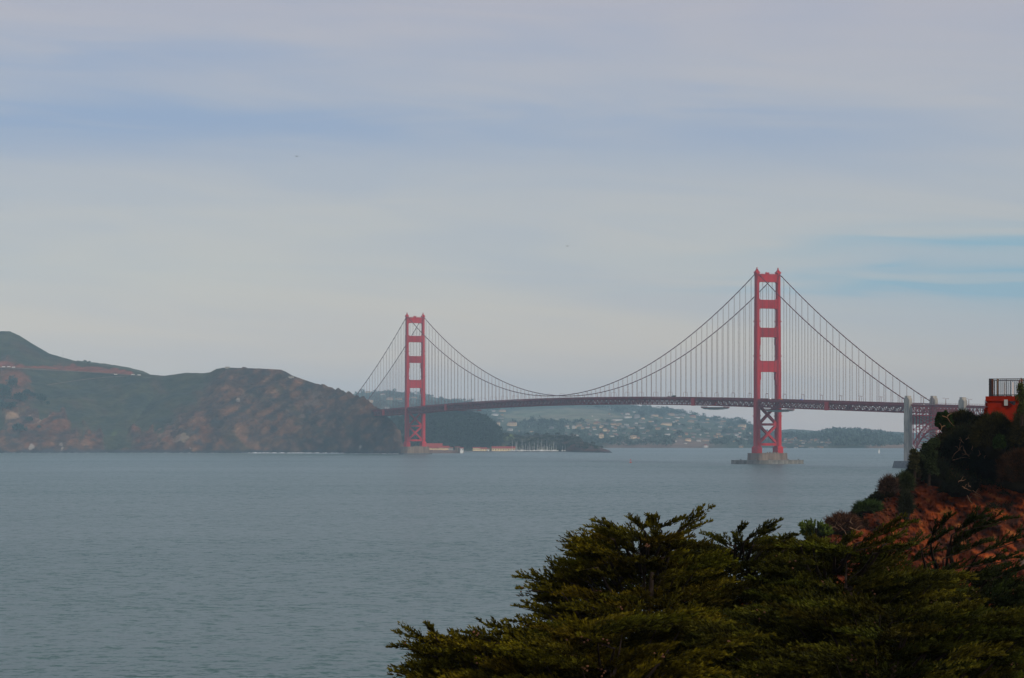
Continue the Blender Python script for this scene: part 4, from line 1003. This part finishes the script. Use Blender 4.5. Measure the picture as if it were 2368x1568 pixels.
# ------------------------------------------------------------------ near ground: the bluff under the camera and the eroded cliff to the right
def near_ground():
    xs = np.linspace(-90, 130, 150); ys = np.concatenate([np.linspace(-60, 70, 80), np.linspace(73, 170, 26)])
    Xg, Yg = np.meshgrid(xs, ys)
    Z = 38.3-0.19*np.maximum(Yg, 0)-0.0025*np.maximum(Yg, 0)**2*.6
    edge = Yg+0.9*np.maximum(-Xg-3, 0)-0.25*np.maximum(Xg, 0)
    Z = Z-np.clip(edge-48, 0, 200)*0.62-np.maximum(-Xg-12, 0)*.35
    Z = Z+.5*fbm(Xg/6, Yg/6, 400, 4)
    Z = np.maximum(Z, -4)
    n = len(xs); i = np.arange(len(ys)-1)[:, None]*n+np.arange(n-1)[None]
    o = mesh_np('ground', np.stack([Xg, Yg, Z], -1).reshape(-1, 3), np.stack([i, i+1, i+n+1, i+n], -1).reshape(-1, 4), ground_m, smooth=True); tag(o, kind='structure')
near_ground()
ku = [880,1100,1300,1500,1700,1850,1915,1960,2000,2050,2095,2112,2180,2250,2290,2367,2500,2700,3000]
kv = [2440,2150,1900,1620,1392,1252,1227,1206,1172,1137,1113,1088,1022,992,968,960,956,955,960]
def cliff():
    us = np.concatenate([np.linspace(880, 1830, 60), np.linspace(1832, 2420, 520), np.linspace(2430, 3000, 40)]); nW = 380
    W = np.linspace(0, 1, nW); U, T = np.meshgrid(us, W)
    vc = np.interp(U, ku, kv); vb = 2440
    vv = vb+(vc-vb)*(1-(1-T)**1.9)
    D = 172-(54+np.clip((U-1900)/500, -.5, 1.2)*34)*(1-np.clip((2440-vv)/(2440-950), 0, 1)**.8)
    X = (U-CX)/F*D; Z0 = CAMZ+(HV-vv)/F*D
    d = 1.5*ridged(X/7+Z0/9, Z0/6, 500, 5)+1.2*fbm(X/1.8+Z0/2.5, Z0/1.6, 510, 6)+.5*ridged(X/.8+Z0, Z0/.7-X/2, 515, 4)+.22*ridged(X/.28, Z0/.25, 517, 3)
    D = D-d*sm(1-T, 0.0, 0.06)
    X = (U-CX)/F*D; Z = CAMZ+(HV-vv)/F*D
    Z = np.maximum(Z, -3)
    n1 = fbm(X/3.5, Z/2.2, 520, 5); n2 = fbm((X+Z)/1.1, (Z-X*.4)/.8, 521, 5); n3 = fbm(X/7, Z/5, 522, 4)
    C = lerp3((.235, .046, .008), (.095, .022, .006), sm(n1, -.15, .3))
    C = lerp3(C, (.38, .135, .032), sm(n2, .15, .45)*.75)
    C = lerp3(C, (.022, .010, .006), sm(-n2-n3*.5, .0, .3)*.9)
    C = lerp3(C, (.03, .03, .015), sm(vc+70+n3*60-vv, 0, 25)*sm(U, 2130, 2190))
    # pale scree low on the right
    C = lerp3(C, (.22, .17, .13), sm(n2*1.5+.35-np.hypot((U-2360)/60, (vv-1310+(U-2360)*.5)/22), 0, .3)*.8)
    V = [np.stack([X, D, Z], -1)]
    Vb = []
    for dd, dz in ((3, -.15), (10, -.6), (25, -2.5), (45, -8), (70, -25), (95, -60)):
        top = V[0][-1].copy(); r = top.copy(); r[:, 0] *= (top[:, 1]+dd)/top[:, 1]; r[:, 1] += dd; r[:, 2] = np.maximum(top[:, 2]+dz, -4); Vb.append(r)
    A = np.concatenate([V[0].reshape(-1, 3), np.concatenate(Vb)]); Cc = np.concatenate([C.reshape(-1, 3), np.tile([[.05, .045, .02]], (len(us)*6, 1))])
    n = len(us); rows = nW+6; i = np.arange(rows-1)[:, None]*n+np.arange(n-1)[None]
    Fc = np.stack([i, i+1, i+n+1, i+n], -1).reshape(-1, 4)
    o = mesh_np('cliff', A, Fc, rock_m, cols=Cc, smooth=True); tag(o, kind='structure')
    BVH['cliff'] = BVHTree.FromPolygons([tuple(p) for p in A.tolist()], Fc.tolist())
cliff()

# ------------------------------------------------------------------ scrub and ivy mounds on the cliff
def mound(u, v, ru, rv, D, colr, lab, n, name='scrub_mound', cat='shrub', group=None, hairy=1, leaf=.085, core_c=(.02, .018, .01), twigs=0, ry=None, seed=0):
    """u, v centre, ru, rv half sizes in photo units at distance D"""
    s = D/F; c = P(u, v, D); rx, rz = ru*s, rv*s; ry = ry or rx*.8
    r = empty(name, (c[0], c[1], c[2]-rz))
    a = blob_leaves((0, 0, rz), (rx, ry, rz), n, leaf, colr, var=.4, hairy=hairy, core=.86, lump=.22, seed=seed)
    if hairy:
        b_ = blob_leaves((0, 0, rz), (rx*1.0, ry, rz*1.0), n//9, .30, colr, var=.5, hairy=1, core=.9, lump=.22, seed=seed); b_[3][:] = .022; a = cat_leaves([a, b_])
    V, Fc, C = quads(*a); mesh_np('leaves', V, Fc, leaf_m, r, cols=C)
    # woody core
    nu_, nv_ = 24, 14; V = []
    for j in range(nv_+1):
        for i in range(nu_):
            d = np.array([math.cos(6.2832*i/nu_)*math.sin(math.pi*j/nv_), math.sin(6.2832*i/nu_)*math.sin(math.pi*j/nv_), math.cos(math.pi*j/nv_)])
            k = (1+.22*float(fbm(np.array([d[0]*2.2+seed]), np.array([d[2]*2.2+d[1]*1.7]), 300+seed, 3)[0])*1.6)*.84
            V.append((d[0]*rx*k, d[1]*ry*k, rz+d[2]*rz*k))
    Fc = [(j*nu_+i, j*nu_+(i+1)%nu_, (j+1)*nu_+(i+1)%nu_, (j+1)*nu_+i) for j in range(nv_) for i in range(nu_)]
    mesh_np('woody_core', V, Fc, leaf_m, r, cols=np.tile([core_c], (len(V), 1)), smooth=True)
    if twigs:
        for k in range(twigs):
            m = MB(); x, z = random.uniform(-rx*.8, rx*.8), random.uniform(rz*.3, rz*1.7)
            y = -ry*math.sqrt(max(.05, 1-(x/rx)**2-((z-rz)/rz)**2))*.95-.1; pts = [(x, y, z)]
            dx, dz = random.uniform(-.5, .9), random.uniform(-.5, .4)
            for q in range(6): x += dx*.22+random.uniform(-.06, .06); z += dz*.2+random.uniform(-.07, .03); y -= .03; dz -= .05; pts.append((x, y, z))
            m.tube(pts, [.028, .025, .022, .018, .014, .01, .006], 5)
            m.tube([pts[2], (pts[2][0]+dx*.3, pts[2][1]-.05, pts[2][2]+.2), (pts[2][0]+dx*.6, pts[2][1]-.05, pts[2][2]+.24)], [.016, .01, .005], 4)
            m.build('bare_twig', dead_wood, r)
    tag(r, lab, cat, group); return r
OL = (.030, .026, .006); DK = (.010, .012, .005); BR = (.034, .016, .006); GR = (.020, .036, .007)
mg = 'scrub mounds clothing the cliff'
mound(2224, 985, 31, 31, 172, OL, 'round dark olive mound of scrub at the cliff top, right of the pale-twigged ivy', 26000, seed=1, group=mg)
mound(2296, 1013, 46, 52, 163, OL, 'broad olive mound of scrub directly below the orange wall', 36000, seed=2, group=mg)
mound(2382, 1004, 40, 66, 161, (.04, .034, .009), 'tall olive mound of scrub at the right frame edge, climbing to the railing', 34000, seed=3, group=mg)
mound(2182, 978, 18, 24, 168, GR, 'ivy-covered stump with pale vines at the left end of the cliff top', 14000, seed=4, leaf=.10, hairy=0, twigs=3, name='ivy_clump')
mound(2225, 1050, 42, 52, 166, DK, 'large dark thicket in the shade below the olive mound', 26000, seed=5, twigs=10, group=mg, core_c=(.012, .01, .007))
mound(2290, 1075, 46, 48, 164, DK, 'dark thicket below the broad mound, between two others', 22000, seed=6, twigs=4, group=mg, core_c=(.012, .01, .007))
mound(2360, 1096, 52, 52, 160, BR, 'rounded brown mound of scrub low at the right frame edge', 34000, seed=7, group=mg)
mound(2310, 1028, 12, 20, 160, GR, 'small leafy light-green ivy patch in the middle of the dark thickets', 2600, seed=8, leaf=.12, hairy=0, name='ivy_clump', cat='shrub')
mound(2420, 1010, 50, 90, 165, OL, 'olive scrub continuing beyond the right frame edge', 12000, seed=9, group=mg)
mound(1948, 1217, 37, 25, 150, (.075, .035, .018), 'reddish-brown dry scrub at the foot of the cliff silhouette', 16000, seed=10, name='dry_scrub', twigs=4, group='dry scrub on the cliff edge')
mound(2054, 1130, 19, 24, 157, (.06, .036, .024), 'grey-brown dry bush half way up the cliff edge', 9000, seed=11, name='dry_scrub', group='dry scrub on the cliff edge')
mound(2006, 1176, 30, 13, 153, (.03, .05, .012), 'low green strip of scrub between the two dry bushes', 9000, seed=12, group=mg)
mound(2090, 1124, 20, 26, 158, (.028, .036, .012), 'dark green hanging bush right of the grey-brown one', 10000, seed=13, group=mg)
mound(2094, 1175, 14, 34, 156, (.022, .024, .010), 'narrow dark trailing bush hanging down the red cliff', 9000, seed=14, group=mg)
mound(2120, 1085, 16, 22, 160, DK, 'dark bush at the left foot of the laurel tree', 7000, seed=15, group=mg)
mound(2160, 1100, 30, 28, 162, DK, 'black-green thicket under the laurel tree', 12000, seed=16, group=mg, core_c=(.012, .01, .007))
mound(1985, 1215, 20, 9, 151, BR, 'small brown cushion of scrub above the dark cypress', 4000, seed=17, group=mg)
mound(2215, 1130, 40, 22, 162, DK, 'lowest dark thicket overhanging the red cliff face', 14000, seed=18, group=mg, twigs=6, core_c=(.012, .01, .007))
# countless low scrub knitting the mounds together
def scrub_cover():
    L_ = []; k = 0; rr_ = random.Random(8)
    edge = lambda u: np.interp(u, [1860, 1915, 2000, 2060, 2105, 2125, 2200, 2300, 2400, 2500], [1252, 1236, 1180, 1142, 1108, 1100, 1118, 1130, 1122, 1120])
    for q in range(9000):
        u = rr_.uniform(1870, 2440); v = rr_.uniform(950, 1260)
        if q % 4 == 0:
            v = np.interp(u, ku, kv)+rr_.uniform(0, 9)
        e = edge(u)+10*float(perlin(np.array([u/17]), np.array([.5]), 3)[0])
        if v > e+rr_.uniform(-6, 6): 
            if not (v < 1420 and float(fbm(np.array([u/26]), np.array([v/18]), 77, 3)[0]) > .48): continue
        p = hit('cliff', u, v)
        if p is None: continue
        c = np.array(rr_.choice([(.012, .013, .005), (.020, .013, .006), (.026, .020, .006), (.012, .018, .006)]))*rr_.uniform(.6, 1.4); sz = rr_.uniform(.2, .4) if u < 2125 else rr_.uniform(.25, .7)
        L_.append(blob_leaves((p.x, p.y, p.z+sz*.2), (sz, sz, sz*.7), 34, .17, c, core=.2, hairy=1, lump=.3)); k += 1
        if k > 4200: break
    V, Fc, C = quads(*cat_leaves(L_)); tag(mesh_np('scrub_cover', V, Fc, leaf_m, cols=C), kind='stuff')
scrub_cover()
# laurel tree and its neighbour standing out against the water
def cliff_tree(u, v0, v1, wu, D, colr, lab, n, leaf=.11, dens=7):
    s = D/F; h = (v1-v0)*s; w_ = wu*s; r = empty('cliff_tree', P(u, v1, D))
    L_ = []; m = MB(); m.tube([(0,0,-.6),(w_*.05,0,h*.35),(-.02,0,h*.75)], [.09,.07,.03], 7)
    for k in range(dens):
        a = k*2.4; rr = w_*.30*(.4+.6*random.random()); c = (math.cos(a)*rr, math.sin(a)*rr*.8, h*(.08+.84*k/dens))
        L_.append(blob_leaves(c, (w_*.25, w_*.25, h*.17), n//dens, leaf, colr, core=.25, lump=.4, seed=k))
        m.tube([(0,0,h*(.2+.4*k/dens)), (c[0]*.6, c[1]*.6, c[2]*.92), c], [.04,.025,.01], 5)
    V, Fc, C = quads(*cat_leaves(L_)); mesh_np('crown', V, Fc, leaf_m, r, cols=C); m.build('trunk', bark, r); tag(r, lab, 'tree')
cliff_tree(2147, 1014, 1100, 52, 160, (.03, .042, .016), 'dark laurel tree on the cliff edge in front of the arch', 7000, dens=9)
cliff_tree(2114, 1037, 1092, 26, 159, (.045, .045, .018), 'smaller brownish-green tree left of the laurel', 2600)
cliff_tree(2362, 885, 962, 34, 158, (.05, .065, .015), 'feathery green bush growing over the railing at the right edge', 2600, leaf=.09, dens=8)

# ------------------------------------------------------------------ orange building with railing
DW = 168.0; sW = DW/F
orange = mat('orange_render', (.25, .014, .002), .85, (.18, .010, .002), 1.6, bump=.004, bscale=12)
ox = (2278-CX)*sW; oz = CAMZ+(HV-916.5)*sW
AR = math.radians(13)
def LB(u, y):      # point on the terrace seen at bearing u, y metres behind its front edge
    c_, s_ = math.cos(AR), math.sin(AR); k = (u-CX)/F
    x = (k*(DW+y*c_)-ox-y*s_)/(c_+k*s_)
    return (ox+x*c_+y*s_, DW-x*s_+y*c_)
hb = empty('orange_building', (ox, DW, oz-3.4), -AR); tag(hb, 'orange-red rendered building on the cliff top with a flat terrace roof', 'building')
m = MB(); m.box(.12, 7, .1, 6, 0, 3.1); m.build('wall', orange, hb)
m = MB(); m.box(0, 7.1, -.02, 6.1, 3.1, 3.4); m.box(.05, 7.05, .05, 6.05, 3.02, 3.1); m.build('parapet', orange, hb)
m = MB(); m.prismz([(.14,.2),(.14,1.4),(-.02,1.4),(-.02,.2)], 2.75, 3.0); m.lathe((.05, .7, 2.0), [(.03,0),(.14,.12),(.24,.28),(.16,.42),(.2,.55),(.1,.72)], 10); m.build('moulding', orange, hb)
rail_m = mat('rail_iron', (.03, .03, .035), .5); wood1 = mat('weathered_post', (.30, .19, .12), .9, (.18, .10, .06), 4, stretch=(1,1,.2)); wood2 = mat('brown_post', (.16, .06, .03), .8, (.10, .04, .025), 4, stretch=(1,1,.2))
rl = empty('railing', (ox, DW, oz), -AR); tag(rl, 'black iron railing of thin upright bars around the orange terrace', 'railing')
rh = 1.10
for (nm, a, b) in (('top_rail', (.22, .25, rh), (7, .25, rh)), ('top_rail', (.22, .25, rh), (.22, 5.6, rh)), ('top_rail', (.22, 5.6, rh), (7, 5.6, rh)), ('bottom_rail', (.22, .25, .09), (7, .25, .09)), ('bottom_rail', (.22, 5.6, .09), (7, 5.6, .09))):
    m = MB(); m.bar(a, b, .05); m.build(nm, rail_m, rl)
for y, x0 in ((.25, .22), (5.6, .28)):
    for k in range(34):
        x = x0+k*.118
        if x > 4.2: break
        m = MB(); m.bar((x, y, 0), (x, y, rh), .024 if k % 9 else .045); m.build('baluster', rail_m, rl)
for k in range(1, 14): m = MB(); m.bar((.22, .25+k*.4, 0), (.22, .25+k*.4, rh), .024); m.build('baluster', rail_m, rl)
def post(u, wid, v0, mt, lab, name='wooden_post', yo=.55, slope=0):
    r = empty(name, LB(u, yo)+(oz,), -AR); h = (916.5-v0)*sW; w_ = wid*sW
    m = MB(); m.prism([(-w_/2, 0), (w_/2, 0), (w_/2, h-slope), (-w_/2, h-slope)], -w_/2, w_/2)
    if slope: m.prismz([(-w_/2,-w_/2),(w_/2,-w_/2),(w_/2,w_/2),(-w_/2,w_/2)], h-slope, h, 0, [(-w_/2,-w_/2),(-w_/2+w_*.45,-w_/2),(-w_/2+w_*.45,w_/2),(-w_/2,w_/2)])
    m.build('shaft', mt, r); m = MB(); m.box(-w_*.55, w_*.55, -w_*.55, w_*.55, 0, .05); m.build('base_plate', rail_m, r); tag(r, lab, 'post')
post(2294.5, 4.3, 877, wood2, 'dark brown square post at the left end of the terrace')
post(2306.3, 5.0, 875, wood1, 'weathered grey-brown post with slanted top, second on the terrace', slope=.07)
post(2356.5, 3.2, 878.5, wood2, 'thin dark post touching the thick reddish one', yo=1.1)
post(2361.5, 5.2, 874, mat('reddish_post', (.26, .10, .05), .85, (.2, .08, .04), 4), 'thick reddish-brown post behind the feathery bush', slope=.06)
post(2322.5, 3.0, 881, grey_m, 'pale grey slim post behind the railing bars', yo=4.8)
post(2341.5, 3.0, 881, white_m, 'off-white slim post behind the railing, right of the grey one', yo=4.8)
fl = empty('floodlight', LB(2330, .07)+(CAMZ+(HV-931)*sW,), -AR)
tag(fl, 'floodlight with grey box and black lamp head on the orange wall', 'floodlight')
m = MB(); m.box(-.24, -.01, -.10, .1, -.19, .19); m.build('junction_box', mat('box_grey', (.36,.36,.34), .6), fl)
m = MB(); m.bar((-.01, -.06, .02), (.18, -.12, .02), .035); m.build('arm', rail_m, fl)
m = MB(); m.tube([(.15,-.12,.02),(.22,-.14,0),(.34,-.22,-.03),(.4,-.26,-.05)], [.05,.08,.12,.13], 10); m.build('lamp_head', rail_m, fl)

# ------------------------------------------------------------------ cypresses in front
def plumes(B, T, Wd, colr, arc=.08, dens=46):
    """feathery sprays: axis from B to T (n,3), half width Wd"""
    out = []
    for b, t, wd, c in zip(B, T, Wd, colr):
        ax = t-b; Ln = np.linalg.norm(ax)
        if Ln < .05: continue
        a = ax/Ln; nt = max(8, int(Ln*dens)); tt = np.sort(rng.random(nt))*.97+.03
        base = b+ax*tt[:, None]; base[:, 2] += arc*Ln*np.sin(tt*math.pi)*.5
        S = rng.normal(size=(nt, 3)); S -= (S@a)[:, None]*a; S = unit(S); S[:, 2] = S[:, 2]*.35+.22
        td = unit(a*1.0+S*.62); tl = wd*1.35*(.35+.9*(1-tt)**.8)*(.5+.7*rng.random(nt))
        m_ = np.maximum(5, (tl/.0145).astype(int)); idx = np.repeat(np.arange(nt), m_); N = len(idx)
        q = rng.random(N)
        pos = base[idx]+td[idx]*(tl[idx]*q)[:, None]; pos[:, 2] += tl[idx]*q*q*.14
        dr = unit(td[idx]*1.0+rng.normal(size=(N, 3))*.26+np.array([0, 0, .14]))
        tone = (.10+.80*q+.72*tt[idx])*(.7+.6*rng.random(nt))[idx]  # inner growth naturally darker than tips; extra shade put into its tone
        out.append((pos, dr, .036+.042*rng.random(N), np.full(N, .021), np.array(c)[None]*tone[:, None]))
    return out
PX = 1.0/F
def cypress(trunk_u, D, base_dz, spires, interior, ncl, lab, colr, seed, dmin=-1.2, dmax=2.2):
    global rng
    rng = np.random.default_rng(seed); random.seed(seed)
    x0 = (trunk_u-CX)/F*D; gz = CAMZ-0.19*D-0.0015*D*D-.4
    r = empty('cypress', (x0, D, gz)); org = np.array([x0, D, gz]); L_ = []
    wood = MB(); topv = min([s[3] for s in spires]+[1500]); ztop = CAMZ+(HV-topv-40)/F*D-gz
    zf = max(ztop, 3.5)
    wood.tube([(0,0,-.4),(.1,0,zf*.35),(-.08,.1,zf*.65),(.05,.05,zf*.92)], [.26,.2,.12,.03], 9)
    for (u0, v0, u1, v1, wp) in spires:
        Dj = D+random.uniform(-.7, .7); b = P(u0, v0, Dj)-org; t = P(u1, v1, Dj-random.uniform(-.3, .5))-org
        Ls = np.linalg.norm(t-b); wd = wp*PX*D
        n = 4
        L_ += plumes([b], [t], [wd], [np.array(colr)*random.uniform(.9, 1.3)], dens=60)
        for k in range(n):       # side plumes along the spire
            f = .1+.55*k/n; bb = b+(t-b)*f; dv = (t-b)/Ls; off = unit(np.array([random.uniform(-.5,.5), random.uniform(-1,1), random.uniform(-.1,.8)]))
            L_ += plumes([bb], [bb+(dv*.8+off*.45)*min(Ls*.45, .45)], [wd*.8], [np.array(colr)*random.uniform(.8, 1.2)])
        root = np.array([b[0]*.5, 1.0, max(.8, b[2]-.35-abs(b[0])*.35)]); mid = (root+b)/2+np.array([0, .1, -.08])
        wood.tube([root, mid, b, b+(t-b)*.8], [.045, .028, .014, .004], 6)
    us = [p[0] for p in interior]; vs = [p[1] for p in interior]; lean = interior[0][2] if len(interior[0]) > 2 else 0
    rows = int(round(ncl/19)); k = 0
    for rw in range(rows):       # level tiers of foliage, each a flat fan of sprays
        for cn in range(int((us[-1]-us[0])/17)):
            u = us[0]+17*(cn+random.random()); vt = np.interp(u, us, vs)
            v = vt+8+(rw+random.uniform(.0, .26)+.7*float(perlin(np.array([u/75+rw*3.3]), np.array([rw*.7+seed]), seed)[0]))*(1600-1235)/rows
            if v > 1600: continue
            if rw < 2: v = max(v, vt+16)
            k += 1
            Dc = D+random.uniform(dmin, dmax)-(v-vt)*.0045
            if float(perlin(np.array([u/55+seed]), np.array([v/20+u/150]), seed)[0]) < -.15: Dc += 2.0      # a recess between tiers
            if cn % 4 == 0: Dc += 1.6; v += 15
            c = P(u, v, Dc)-org
            outx = np.clip((u-trunk_u)/160, -1, 1)+lean; outx = math.copysign(max(abs(outx), .5), outx)
            dirx = unit(np.array([outx+random.uniform(-.3, .3), -random.uniform(.0, .7), .16+random.uniform(-.1, .1)]))
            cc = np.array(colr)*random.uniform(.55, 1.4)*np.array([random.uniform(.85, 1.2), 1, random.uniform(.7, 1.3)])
            side = np.array([-dirx[1], dirx[0], 0]); npl = random.randint(5, 8); Bs = []; Ts = []; Ws = []
            for j in range(npl):
                o_ = c+side*random.uniform(-.34, .34)-dirx*random.uniform(0, .3)+np.array([0, 0, random.uniform(-.04, .04)])
                d2 = unit(dirx+side*random.uniform(-.6, .6)+np.array([0, 0, random.uniform(-.06, .10)])); Ln = random.uniform(.40, .85)
                Bs.append(o_); Ts.append(o_+d2*Ln); Ws.append(random.uniform(.10, .15))
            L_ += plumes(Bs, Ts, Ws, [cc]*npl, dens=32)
            if k % 4 == 0:
                root = np.array([c[0]*.4, .8, max(.8, c[2]-.5-abs(c[0])*.3)]); wood.tube([root, (root+c)/2+np.array([0, 0, -.08]), c], [.03, .018, .006], 5)
    for k in range(int(ncl*1.5)):      # back layer deep in the crown, shade put into its darker colour
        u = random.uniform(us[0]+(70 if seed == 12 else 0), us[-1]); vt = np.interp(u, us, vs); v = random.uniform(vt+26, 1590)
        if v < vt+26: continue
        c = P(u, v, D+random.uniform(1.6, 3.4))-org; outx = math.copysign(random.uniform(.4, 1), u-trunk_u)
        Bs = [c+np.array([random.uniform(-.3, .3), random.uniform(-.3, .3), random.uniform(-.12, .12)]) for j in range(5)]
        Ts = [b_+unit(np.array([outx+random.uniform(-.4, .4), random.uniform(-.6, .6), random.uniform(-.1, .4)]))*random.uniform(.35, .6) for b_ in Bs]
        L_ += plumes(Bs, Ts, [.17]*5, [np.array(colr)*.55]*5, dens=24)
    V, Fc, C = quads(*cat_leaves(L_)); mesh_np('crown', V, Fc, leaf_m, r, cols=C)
    wood.build('trunk', bark, r)
    # round cones in small clusters near the outer foliage
    cm = MATS.get('cone_brown') or mat('cone_brown', (.16, .075, .04), .8)
    m = MB(); allp = np.concatenate([l[0] for l in L_]); 
    for k in range(46):
        p = allp[rng.integers(len(allp))]+np.array([0, -.06, -.03])
        for j in range(random.randint(2, 5)):
            c = p+rng.normal(size=3)*.035; m.lathe(c, [(.004,-.014),(.013,-.007),(.015,0),(.013,.008),(.004,.014)], 6)
    tag(m.build('cones', cm, r), kind='stuff')
    tag(r, lab, 'tree', 'cypress trees below the viewpoint'); return r
CY = (.064, .056, .003); CY2 = (.042, .042, .004); CY3 = (.019, .026, .006)
sp1 = [(1560,1236,1650,1172,11),(1545,1252,1643,1207,14),(1480,1232,1508,1198,12),(1492,1230,1456,1194,10),(1440,1232,1372,1207,17),(1420,1248,1376,1228,14),(1530,1228,1495,1193,12),(1520,1222,1585,1200,12),(1400,1272,1315,1262,14),(1400,1262,1333,1246,12),
       (1392,1290,1332,1280,18),(1382,1312,1343,1318,13),(1550,1272,1599,1255,10),(1530,1290,1586,1277,10),(1300,1356,1194,1336,16),(1330,1352,1288,1334,12),(1360,1346,1320,1330,12),(1300,1372,1199,1362,14),(1330,1397,1240,1387,13),(1290,1426,1189,1402,14),
       (1265,1418,1235,1399,9),(1300,1438,1227,1426,10),(1350,1380,1270,1370,18),(1380,1420,1290,1405,18),(1460,1250,1400,1240,18),(1500,1260,1440,1225,18),(1480,1280,1420,1262,20),(1530,1250,1500,1215,16)]
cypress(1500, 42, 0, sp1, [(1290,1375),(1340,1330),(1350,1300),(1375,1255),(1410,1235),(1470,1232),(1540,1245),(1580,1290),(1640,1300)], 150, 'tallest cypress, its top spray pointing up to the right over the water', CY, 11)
sp2 = [(1290,1460,1172,1437,15),(1220,1467,1125,1446,13),(1160,1490,1060,1462,16),(1080,1502,1000,1470,14),(1010,1478,985,1443,8),(1062,1492,1041,1462,9),(1030,1500,912,1464,17),(1020,1512,900,1497,16),(1050,1532,933,1518,14),(1062,1547,977,1538,12),(1010,1577,905,1553,13),
       (1060,1515,980,1490,20),(1120,1500,1070,1480,16),(1200,1480,1150,1462,18),(1010,1520,950,1500,16),(1250,1465,1200,1452,14)]
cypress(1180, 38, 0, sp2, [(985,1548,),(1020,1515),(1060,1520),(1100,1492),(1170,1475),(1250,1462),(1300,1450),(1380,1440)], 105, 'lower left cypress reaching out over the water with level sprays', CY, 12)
sp3 = [(1720,1252,1804,1205,15),(1740,1252,1802,1222,12),(1700,1242,1727,1212,10),(1700,1264,1620,1236,15),(1660,1277,1599,1272,10),(1650,1292,1572,1292,12),(1780,1264,1843,1238,10),(1740,1262,1771,1246,10),(1690,1270,1650,1245,14),(1760,1275,1790,1250,14),(1720,1275,1700,1240,18),(1810,1275,1830,1250,14)]
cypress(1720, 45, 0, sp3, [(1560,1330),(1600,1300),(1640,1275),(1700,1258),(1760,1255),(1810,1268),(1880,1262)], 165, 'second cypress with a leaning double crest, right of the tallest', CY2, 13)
sp4 = [(1980,1257,2115,1208,18),(1960,1277,2060,1255,15),(1880,1270,1912,1250,14),(1930,1270,1990,1240,16),(2020,1280,2110,1262,14),(1850,1262,1890,1246,12),(1900,1285,1870,1262,14),(2040,1262,2090,1232,12)]
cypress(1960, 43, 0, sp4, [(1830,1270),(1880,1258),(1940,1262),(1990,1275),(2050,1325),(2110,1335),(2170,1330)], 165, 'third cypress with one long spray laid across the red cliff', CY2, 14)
sp5 = [(2060,1292,2150,1242,13),(2150,1245,2204,1188,13),(2130,1272,2200,1225,13),(2200,1237,2282,1184,20),(2200,1252,2300,1215,13),(2230,1227,2354,1198,12),(2180,1292,2300,1250,15),(2260,1282,2420,1230,15),(2230,1312,2380,1290,14),(2150,1332,2260,1310,14),
       (2280,1342,2420,1300,15),(2060,1342,2160,1320,14),(2090,1305,2190,1270,14),(2190,1270,2270,1225,15)]
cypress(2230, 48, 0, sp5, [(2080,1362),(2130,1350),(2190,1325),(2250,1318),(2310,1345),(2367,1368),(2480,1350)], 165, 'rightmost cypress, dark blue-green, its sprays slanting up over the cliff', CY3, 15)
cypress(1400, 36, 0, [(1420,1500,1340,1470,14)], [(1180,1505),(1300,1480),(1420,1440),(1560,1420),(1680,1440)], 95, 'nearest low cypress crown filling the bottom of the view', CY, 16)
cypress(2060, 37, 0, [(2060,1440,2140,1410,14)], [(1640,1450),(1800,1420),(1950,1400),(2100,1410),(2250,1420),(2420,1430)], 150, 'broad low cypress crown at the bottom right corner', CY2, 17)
# small bushy pine perched on the cliff foot
rng = np.random.default_rng(3)
def bush_pine(u, v, wpx, hpx, D, lab):
    r = empty('bush_pine', P(u, v+hpx, D)); L_ = []; s = D/F
    for k in range(34):
        a = random.uniform(-1, 1); b = np.array([a*wpx*s*.35, random.uniform(-.3, .3)*wpx*s, hpx*s*random.uniform(.3, 1.0)])
        t = b+np.array([a*.5, random.uniform(-.3, .3), random.uniform(.15, .5)])*wpx*s*.5
        L_ += plumes([b], [t], [.22], [np.array((.06, .085, .014))*random.uniform(.8, 1.3)], dens=16)
    L2 = [(a, b, c*2.4, d*2.6, e) for a, b, c, d, e in L_]
    V, Fc, C = quads(*cat_leaves(L2)); mesh_np('crown', V, Fc, leaf_m, r, cols=C)
    m = MB(); m.tube([(0,0,-.5),(0,0,hpx*s)], [.08,.03], 6); m.build('trunk', bark, r); tag(r, lab, 'tree')
bush_pine(1886, 1222, 56, 34, 120, 'small bright green pine at the left foot of the red cliff')

# ------------------------------------------------------------------ haze
def make_haze():
    m = bpy.data.materials.new('haze_air'); m.use_nodes = True; t = m.node_tree; t.nodes.clear()
    o_ = t.nodes.new('ShaderNodeOutputMaterial'); v = t.nodes.new('ShaderNodeVolumePrincipled')
    v.inputs['Color'].default_value = (0.52, 0.80, 1.0, 1); v.inputs['Density'].default_value = HAZE; v.inputs['Anisotropy'].default_value = -0.5
    t.links.new(v.outputs[0], o_.inputs['Volume'])
    mb = MB(); mb.box(-9200, 9200, -1700, 12700, -9, 262); o = mb.build('haze', m); tag(o, kind='stuff')
HAZE = 6.6e-5
make_haze()
